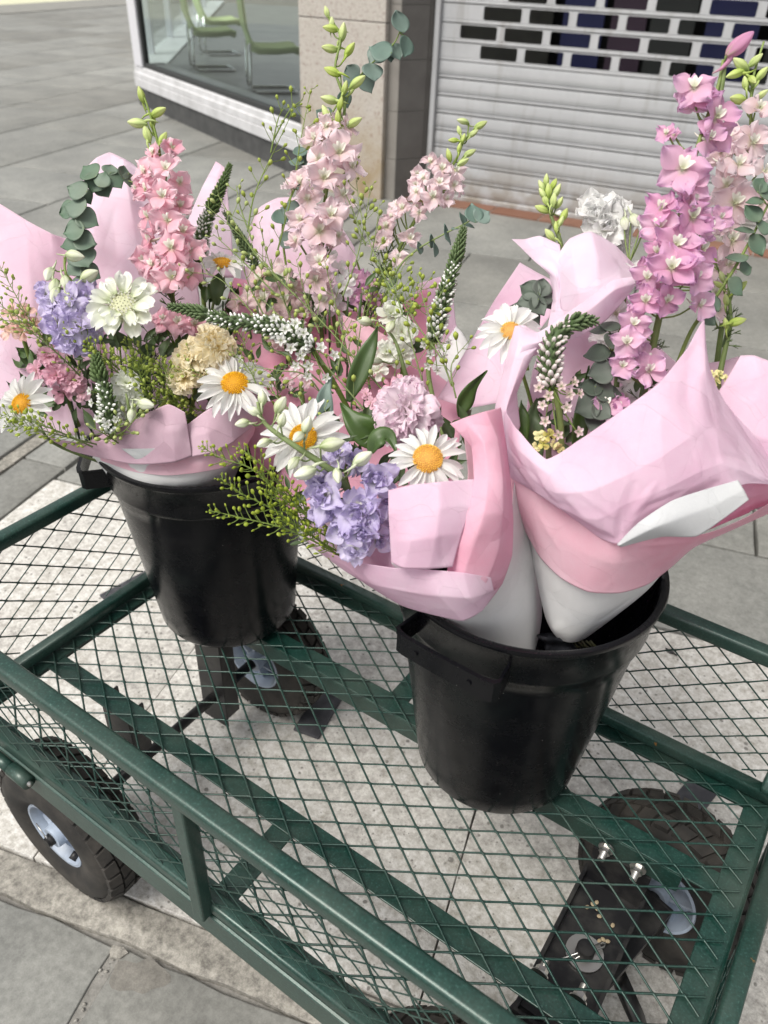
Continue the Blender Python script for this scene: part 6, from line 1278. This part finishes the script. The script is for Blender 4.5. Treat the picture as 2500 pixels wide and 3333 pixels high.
eucalyptus('thin eucalyptus sprig reaching the top beside the tallest larkspur', [(866, 60, .97), (850, 95, .97), (800, 140, .97), (755, 190, .97), (720, 240, .975), (680, 320, .98), (640, 400, .985), (610, 500, .99), (640, 700, 1.02)],
    [(862, 48, .965, 22, 115, .5, .2), (878, 100, .968, 20, -95, 1.0, 0), (822, 108, .962, 24, 160, 0, .3), (812, 120, .975, 20, 230, -.3, 0), (856, 112, .975, 17, -60, .3, 0), (838, 120, .975, 15, -70, .8, 0), (805, 155, .965, 20, -80, .3, .3), (792, 180, .975, 20, -50, .5, 0), (760, 170, .978, 18, 130, -.5, .2), (760, 160, .98, 20, 120, -.6, 0), (745, 215, .978, 16, -60, .4, 0), (700, 250, .98, 18, 150, .2, 0),
     (655, 345, .975, 18, 180, -.2, .4), (640, 350, .97, 16, 160, -.1, .8), (650, 330, .97, 16, 20, .2, .7), (628, 455, .98, 20, 170, 0, .3), (608, 470, .98, 18, -60, .2, .2), (622, 520, .985, 18, -20, .2, .2), (640, 395, .985, 15, 30, .4, .2)], P_eucb, 66)
eucalyptus('eucalyptus tip with two round green leaves right of the shorter larkspur', [(1040, 455, .95), (1010, 480, .95), (960, 505, .95), (900, 540, .955), (860, 580, .96), (830, 650, .98)],
    [(1022, 462, .945, 20, 100, .2, .3), (1042, 466, .945, 18, 40, .1, .3), (1000, 472, .95, 14, 120, 1.6, .2), (1012, 487, .95, 13, -20, .2, 1.4), (985, 492, .95, 11, 110, .1, 1.8), (962, 500, .95, 16, 95, 2.4, .2), (968, 515, .95, 14, -80, 2.0, .2), (930, 520, .95, 14, 95, 2.4, .2), (940, 540, .95, 14, -90, 2.2, .2), (905, 535, .952, 13, 110, 1.6, .2)], P_eucb, 67)
leaf('long dark green pointed leaf standing in the middle of the bouquet', [(752, 868, .87), (765, 830, .87), (785, 780, .868), (805, 735, .868), (816, 704, .87)], 22, 1, twist=.2)
leaf('broad dark leaf below the long arching flower spike', [(830, 960, .82), (800, 940, .815), (765, 910, .815), (735, 870, .82)], 34, 2, twist=.1)
leaf('dark leaf right of the round ruffled stock, against white paper', [(990, 900, .85), (1000, 870, .85), (1020, 835, .85), (1052, 800, .86)], 20, 3, twist=.5)
leaf('curled dark leaf between the round stock and the front daisy', [(800, 980, .745), (815, 950, .74), (840, 945, .74), (858, 985, .735)], 22, 4, twist=-.4)
leaf('small dark leaf under the small side-on daisy', [(470, 660, .99), (468, 630, .985), (475, 600, .985), (480, 585, .985)], 16, 5, twist=.1)
leaf('pale grey green leaf behind the daisies, left of the broad dark leaf', [(705, 930, .85), (700, 890, .845), (702, 850, .845), (718, 812, .85)], 20, 6, P_eucb, twist=.2)

# ------------------------------------------------------------------ flowers: right bouquet
daisy('white daisy half tucked into the pink paper at the right', 1103, 715, .735, 82, -.1, .35, 7, 17, .26, stem=[(1120, 780, .77), (1170, 950, .80)], wf=1.35)
spike('stout curled flower spike with pinkish beads, inside the right wrap', [(1288, 694, .70), (1255, 694, .70), (1222, 706, .70), (1198, 735, .70), (1188, 780, .702), (1190, 830, .705)], 62, .34, P_beadp, 71, [(1165, 838, .695, 14, -.5, .1), (1238, 826, .70, 14, .5, .2), (1185, 855, .69, 14, -.2, 0), (1228, 852, .695, 15, .3, 0), (1172, 875, .69, 13, -.4, -.1), (1222, 880, .69, 15, .2, -.2), (1250, 850, .70, 13, .7, .1), (1178, 910, .69, 14, -.3, -.1), (1205, 940, .69, 13, .1, 0), (1248, 932, .69, 14, .4, -.2), (1212, 835, .69, 13, 0, .2)], P_pinkD, stem=[(1208, 890, .715), (1212, 980, .73), (1200, 1080, .76)], dens=1.15)
Bd = [(1562, 130, .715), (1550, 190, .715), (1512, 300, .715), (1480, 420, .72), (1450, 560, .725), (1425, 680, .735), (1408, 760, .745), (1380, 900, .78)]
larkspur('tall mauve pink larkspur spike on the right, a closed bloom at its tip', Bd, P_pinkC,
    [(1500, 190, .70, 46, -.3, .3), (1545, 255, .71, 44, .6, .0), (1500, 215, .715, 36, -.5, -.2), (1440, 290, .715, 22, -1, .2), (1475, 365, .695, 52, -.1, .1), (1530, 300, .71, 40, .6, -.2), (1490, 400, .705, 40, .2, -.3), (1430, 450, .71, 36, -.7, .1), (1495, 470, .695, 46, .2, .1), (1530, 490, .71, 36, .8, 0), (1425, 490, .71, 38, -.6, -.1),
     (1460, 530, .70, 42, -.1, 0), (1515, 540, .71, 38, .7, -.1), (1420, 545, .71, 32, -.7, 0), (1450, 580, .695, 48, -.1, .05), (1500, 600, .71, 38, .5, -.2), (1400, 600, .715, 34, -.7, -.1), (1440, 650, .71, 36, .1, -.3), (1395, 650, .715, 32, -.4, -.2), (1510, 660, .725, 32, .6, -.2), (1370, 700, .72, 36, -.3, -.1), (1355, 740, .72, 34, -.4, -.2), (1400, 800, .73, 34, .3, -.2), (1345, 790, .73, 28, -.3, -.2), (1310, 875, .735, 32, -.2, .5), (1335, 880, .74, 26, .4, .4)],
    [], seed=72, group='larkspur spikes', r0=.0036)
larkspur('closed mauve bloom on a thin stalk at the top right', [(1568, 120, .71), (1562, 170, .715), (1550, 230, .72)], P_pinkC, [], [(1598, 95, .705, 74, .75, -.65)], seed=73, budm=P_pinkC, group='larkspur spikes')
larkspur('pale pink larkspur spike at the right edge, behind the mauve one', [(1650, 90, .79), (1625, 180, .79), (1620, 300, .79), (1600, 420, .79), (1580, 560, .80), (1560, 700, .81), (1540, 850, .83)], P_pinkB,
    [(1640, 235, .78, 34, .2, .2), (1570, 300, .785, 36, -.5, .1), (1625, 310, .775, 40, .3, .1), (1595, 355, .775, 40, 0, .1), (1650, 370, .78, 34, .6, 0), (1570, 400, .78, 34, -.5, 0), (1585, 440, .77, 44, .1, .1), (1640, 440, .78, 30, .6, -.1), (1560, 480, .78, 34, -.5, -.1), (1580, 520, .775, 38, .1, -.1), (1575, 570, .785, 26, .1, -.3), (1545, 635, .79, 34, -.2, 0), (1550, 670, .795, 26, .3, -.2), (1540, 580, .79, 26, -.4, -.2), (1560, 325, .79, 30, -.6, -.1)],
    [(1632, 130, .785, 36, .8, -.7), (1600, 140, .785, 44, -.7, -.4), (1588, 160, .785, 40, -1, .3), (1645, 160, .785, 36, .6, -.7), (1625, 172, .78, 30, .2, .6), (1595, 215, .785, 46, -1, .0), (1610, 180, .785, 30, -.2, -1), (1645, 205, .785, 30, .6, -.4)], seed=74, group='larkspur spikes')
larkspur('white ruffled bloom behind the dome of pink paper on the right', [(1315, 455, .84), (1320, 500, .85), (1340, 560, .86), (1350, 620, .86)], P_white, [(1288, 472, .83, 46, -.5, .5), (1326, 458, .83, 46, .4, .8), (1308, 498, .822, 50, 0, .1), (1334, 505, .83, 36, .6, -.1), (1326, 545, .84, 32, .2, -.2)], [], seed=79, double=3, group='white blooms', cat='delphinium')
larkspur('white delphinium behind the mauve larkspur, over the folded pink band', [(1360, 560, .80), (1350, 640, .80), (1340, 720, .80), (1330, 860, .80)], P_white, [(1352, 600, .79, 30, -.1, .1), (1330, 680, .78, 36, -.2, .2), (1345, 730, .785, 34, .1, 0), (1320, 760, .785, 34, -.3, -.2), (1300, 720, .79, 28, -.4, 0), (1370, 820, .79, 34, .3, -.1), (1345, 860, .79, 34, 0, -.2), (1560, 620, .80, 28, .2, .1), (1390, 480, .80, 20, .2, .1)], [(1372, 478, .80, 40, .3, 1), (1350, 485, .80, 36, .1, 1)], seed=76, budm=P_budw, group='larkspur spikes', ctr=P_creamc)
larkspur('green larkspur bud cluster standing alone in front of the shutter', [(1180, 392, .84), (1185, 440, .84), (1195, 480, .84), (1212, 530, .845), (1225, 620, .86)], P_pinkB, [],
    [(1180, 390, .84, 28, 0, -1), (1170, 402, .84, 28, -.5, -1), (1196, 398, .84, 28, .5, -1), (1185, 412, .835, 32, -.1, -1), (1172, 418, .835, 28, -.6, -1), (1203, 412, .835, 32, .5, -1), (1178, 432, .835, 28, -.4, -1), (1196, 432, .83, 32, .1, -1), (1208, 438, .835, 28, .6, -1), (1172, 452, .84, 36, -1, -.4), (1218, 465, .84, 34, .5, -1), (1202, 492, .84, 28, -.2, -1), (1188, 508, .84, 34, -.7, -.9), (1212, 478, .835, 24, .4, -1)], seed=77, group='green larkspur buds')
larkspur('green budded larkspur stem at the right edge in front of pink paper', [(1572, 590, .77), (1575, 640, .77), (1578, 700, .77), (1565, 760, .775), (1550, 830, .78)], P_pinkB, [], [(1598, 622, .765, 38, .8, -.8), (1568, 648, .765, 28, -.3, -1), (1560, 598, .765, 28, -.4, -1), (1592, 695, .76, 42, 1, -.3), (1568, 700, .76, 28, -.3, -.9), (1552, 615, .765, 26, -.8, -.5), (1540, 560, .765, 26, -.6, -.8)], seed=78, group='green larkspur buds')
eucalyptus('long eucalyptus stem with paired leaves crossing the right edge', [(1680, 410, .74), (1655, 450, .74), (1620, 520, .742), (1580, 590, .745), (1540, 650, .75), (1490, 720, .76), (1440, 850, .78)],
    [(1642, 400, .735, 18, 60, .2, .2), (1655, 415, .735, 18, 30, .3, .2), (1630, 436, .735, 17, 170, -.2, 1.0), (1625, 460, .735, 22, 120, .2, .3), (1608, 500, .738, 20, 165, .0, 1.4), (1636, 530, .736, 24, -55, .4, .2), (1650, 490, .738, 18, 10, .4, .4), (1592, 552, .738, 22, 180, .0, 1.3), (1590, 620, .74, 22, -40, .4, .2), (1610, 580, .745, 16, 20, .4, .2), (1540, 655, .74, 20, -60, .1, .4), (1515, 640, .745, 20, 140, 0, .4), (1530, 690, .745, 18, -40, .3, .3)], P_euc, 79, .0018)
eucalyptus('dark eucalyptus leaves against the lilac paper above the right daisy', [(1165, 620, .80), (1150, 655, .80), (1130, 690, .80), (1140, 800, .80)],
    [(1170, 622, .79, 20, 75, .2, .3), (1180, 640, .79, 20, -10, .4, .2), (1145, 628, .79, 22, 150, -.2, .3), (1140, 650, .785, 22, 185, -.2, .1), (1162, 662, .785, 22, -60, .2, .2), (1118, 668, .795, 18, 150, -.3, .5), (1150, 690, .79, 20, -40, .2, .2), (1182, 655, .795, 14, -60, .4, .2), (1125, 700, .79, 18, -110, 0, .2)], P_eucd, 80)
eucalyptus('grey green eucalyptus leaves inside the right wrap, beside the stout spike', [(1330, 730, .75), (1318, 780, .75), (1305, 850, .75), (1300, 930, .76)],
    [(1325, 735, .74, 20, 60, .2, .3), (1318, 700, .745, 22, 150, .1, 1.2), (1290, 762, .742, 26, 175, -.1, .9), (1325, 770, .742, 18, 20, .3, .5), (1298, 805, .735, 27, 190, -.2, .2), (1345, 800, .74, 20, 10, .3, .3), (1275, 840, .738, 24, 170, -.1, .8), (1308, 845, .735, 24, -20, .2, .3), (1268, 880, .732, 26, 200, -.2, .2), (1300, 890, .73, 22, -40, .1, .3), (1330, 850, .745, 18, 0, .4, .3), (1285, 915, .735, 22, -120, 0, .3), (1290, 710, .745, 20, 160, 0, 1.0)], P_eucd, 81)
stock('small pale yellow cluster low in the right wrap', [(1165, 940, .70, 15, -.3, .2), (1188, 938, .698, 15, .2, .4), (1175, 958, .70, 15, -.1, 0), (1198, 960, .70, 13, .3, 0), (1160, 965, .705, 12, -.3, -.1), (1210, 968, .705, 12, .4, 0)], P_yelb, 82, 'yellow cluster', stem=[(1185, 960, .72), (1185, 1050, .75)], petals=22, ruf=.06, name='yellow_cluster')
stock('small pale yellow cluster between the pink paper folds at the right edge', [(1538, 808, .745, 13, -.3, .4), (1556, 806, .745, 14, .1, .5), (1570, 816, .748, 12, .4, .2), (1548, 822, .745, 12, 0, .1)], P_yelb, 83, 'yellow cluster', stem=[(1552, 830, .755), (1555, 900, .77)], petals=22, ruf=.06, name='yellow_cluster')
leaf('dark leaf at the left inside of the right wrap', [(1135, 980, .745), (1130, 930, .74), (1128, 890, .74), (1126, 865, .745)], 14, 7, twist=.3)
leaf('dark leaf behind the stout spike in the right wrap', [(1165, 1000, .76), (1155, 950, .755), (1150, 900, .755), (1160, 860, .76)], 22, 8, twist=.1)
leaf('dark leaf right of the stout spike in the right wrap', [(1240, 1000, .76), (1250, 930, .755), (1262, 850, .755), (1272, 790, .76)], 18, 9, twist=.2)
fern('feathery leaves under the tall salmon larkspur', [(375, 690, .95), (372, 660, .95), (368, 635, .95)], 40, 8, 1); fern('feathery leaves right of the mauve larkspur against the pavement', [(1530, 560, .80), (1510, 520, .80), (1500, 470, .80)], 34, 6, 2)
fern('feathery leaves behind the shorter pale larkspur', [(800, 690, 1.0), (815, 600, .99), (850, 520, .985)], 50, 16, 3); fern('feathery leaves in the dark hollow of the leftmost bouquet', [(330, 900, .98), (320, 800, .97), (330, 720, .96)], 50, 18, 4)
fern('feathery leaves at the right edge in front of the pink paper', [(1560, 750, .775), (1568, 720, .77), (1575, 690, .77)], 38, 8, 5); fern('feathery leaves under the tallest larkspur', [(690, 680, 1.0), (690, 600, .99), (700, 520, .985)], 44, 14, 6)
fern('feathery leaves below the mauve larkspur inside the right wrap', [(1380, 870, .76), (1400, 800, .755), (1410, 750, .75)], 44, 10, 7)

pod_sprig('seed sprays with drop shaped pods thick in the heart of the middle bouquet', [[(560, 480, .93), (580, 560, .93), (610, 640, .94), (640, 720, .95)], [(700, 560, .93), (720, 640, .93), (740, 720, .93), (760, 800, .94)], [(800, 620, .92), (780, 700, .92), (770, 780, .93), (760, 860, .94)], [(640, 560, .93), (660, 640, .93), (690, 720, .93)], [(860, 760, .90), (850, 820, .90), (830, 880, .90)], [(520, 560, .93), (540, 620, .93), (580, 700, .94)]], .0032, 66, False, .0095, .0130, P_pod, g2)
pod_sprig('fine green seed sprays under the pale larkspurs, right of the middle', [[(860, 590, .97), (830, 640, .97), (800, 720, .97)], [(900, 620, .97), (860, 670, .97), (820, 740, .97)], [(760, 700, .97), (780, 760, .96), (800, 840, .95)], [(840, 560, .98), (810, 620, .975), (790, 690, .97)], [(880, 680, .96), (850, 740, .955), (830, 800, .95)]], .0024, 67, True, .0032, .011, P_pods, g1)
pod_sprig('fine green seed sprays between the cream stock and the long arching spike', [[(520, 720, .92), (540, 780, .93), (570, 850, .94)], [(590, 800, .90), (600, 850, .90), (600, 900, .91)], [(480, 690, .93), (500, 740, .94), (520, 800, .95)]], .0023, 68, True, .0034, .010, P_pods, g1)
pod_sprig('wiry green stems with small pods in front of the largest daisy stem', [[(640, 850, .80), (660, 880, .80), (690, 930, .81)], [(700, 880, .80), (720, 930, .80), (740, 980, .80)], [(580, 830, .82), (600, 860, .82), (640, 900, .82)]], .0026, 69, False, .0085, .011, P_pod, g2)
stock('cluster of pale pink florets low in the middle, against the pink paper', [(640, 800, .95, 20, -.2, .2), (665, 825, .95, 18, .2, .1), (620, 830, .955, 18, -.3, 0), (770, 900, .88, 18, 0, .1), (745, 905, .885, 16, -.2, 0)], P_pinkB, 57, stem=[(650, 830, .96), (660, 920, .97)], petals=18, ruf=.12)

# foliage filling the hearts of the bouquets (uncountable small dark leaves and stems)
def filler(label, box, n, seed, lw=(10, 26), m=P_leaf):
    rd = random.Random(seed); mb = MB()
    for k in range(n):
        x = rd.uniform(box[0], box[2]); y = rd.uniform(box[1], box[3]); d = rd.uniform(box[4], box[5])
        p = at(x, y, d); dirv = (RT*rd.uniform(-1, 1)+UP*rd.uniform(-.1, 1.2)-FW*rd.uniform(-.4, .6)).normalized(); n_ = (face(rd.uniform(-.6, .6), rd.uniform(-.3, .8))); X = dirv; Y = n_.cross(X).normalized(); Z = X.cross(Y)
        M = Matrix((X, Y, Z)).transposed().to_4x4(); M.translation = p; l_ = px(rd.uniform(*lw)*2.4, d); leafmesh(mb, M, l_, l_*rd.uniform(.16, .26), [.2, .6, .9, 1, .85, .6, .3], rd.uniform(-.3, .3)*l_, .3, 0, 6, 5)
    for k in range(int(n*.25) if box[0] > 100 and box[3] < 1150 else 0):
        x = rd.uniform(box[0], box[2]); y = rd.uniform(box[1], box[3]); d = rd.uniform(box[4], box[5]); mb.tube([at(x, y, d), at(x*.9+(box[0]+box[2])/2*.1, min(y+90, box[3]+20), d+.03)], .0013, 5)
    o = mb.build('foliage', m); tag(o, label, 'foliage', None, 'stuff'); return o
filler('dark leaves filling the leftmost bouquet', (150, 720, 520, 930, .93, 1.0), 150, 91)
filler('dark leaves behind the far left stock', (30, 720, 190, 900, .94, .99), 50, 92)
filler('leaves filling the middle bouquet', (540, 600, 900, 960, .94, 1.0), 120, 93, (8, 20))
filler('dark leaves under the front daisies', (620, 900, 1010, 1190, .79, .86), 130, 94)
filler('dark leaves in the right wrap', (1150, 780, 1420, 1080, .76, .79), 60, 95)
filler('dark leaves behind the small side-on daisy', (430, 600, 520, 740, .99, 1.03), 20, 96)
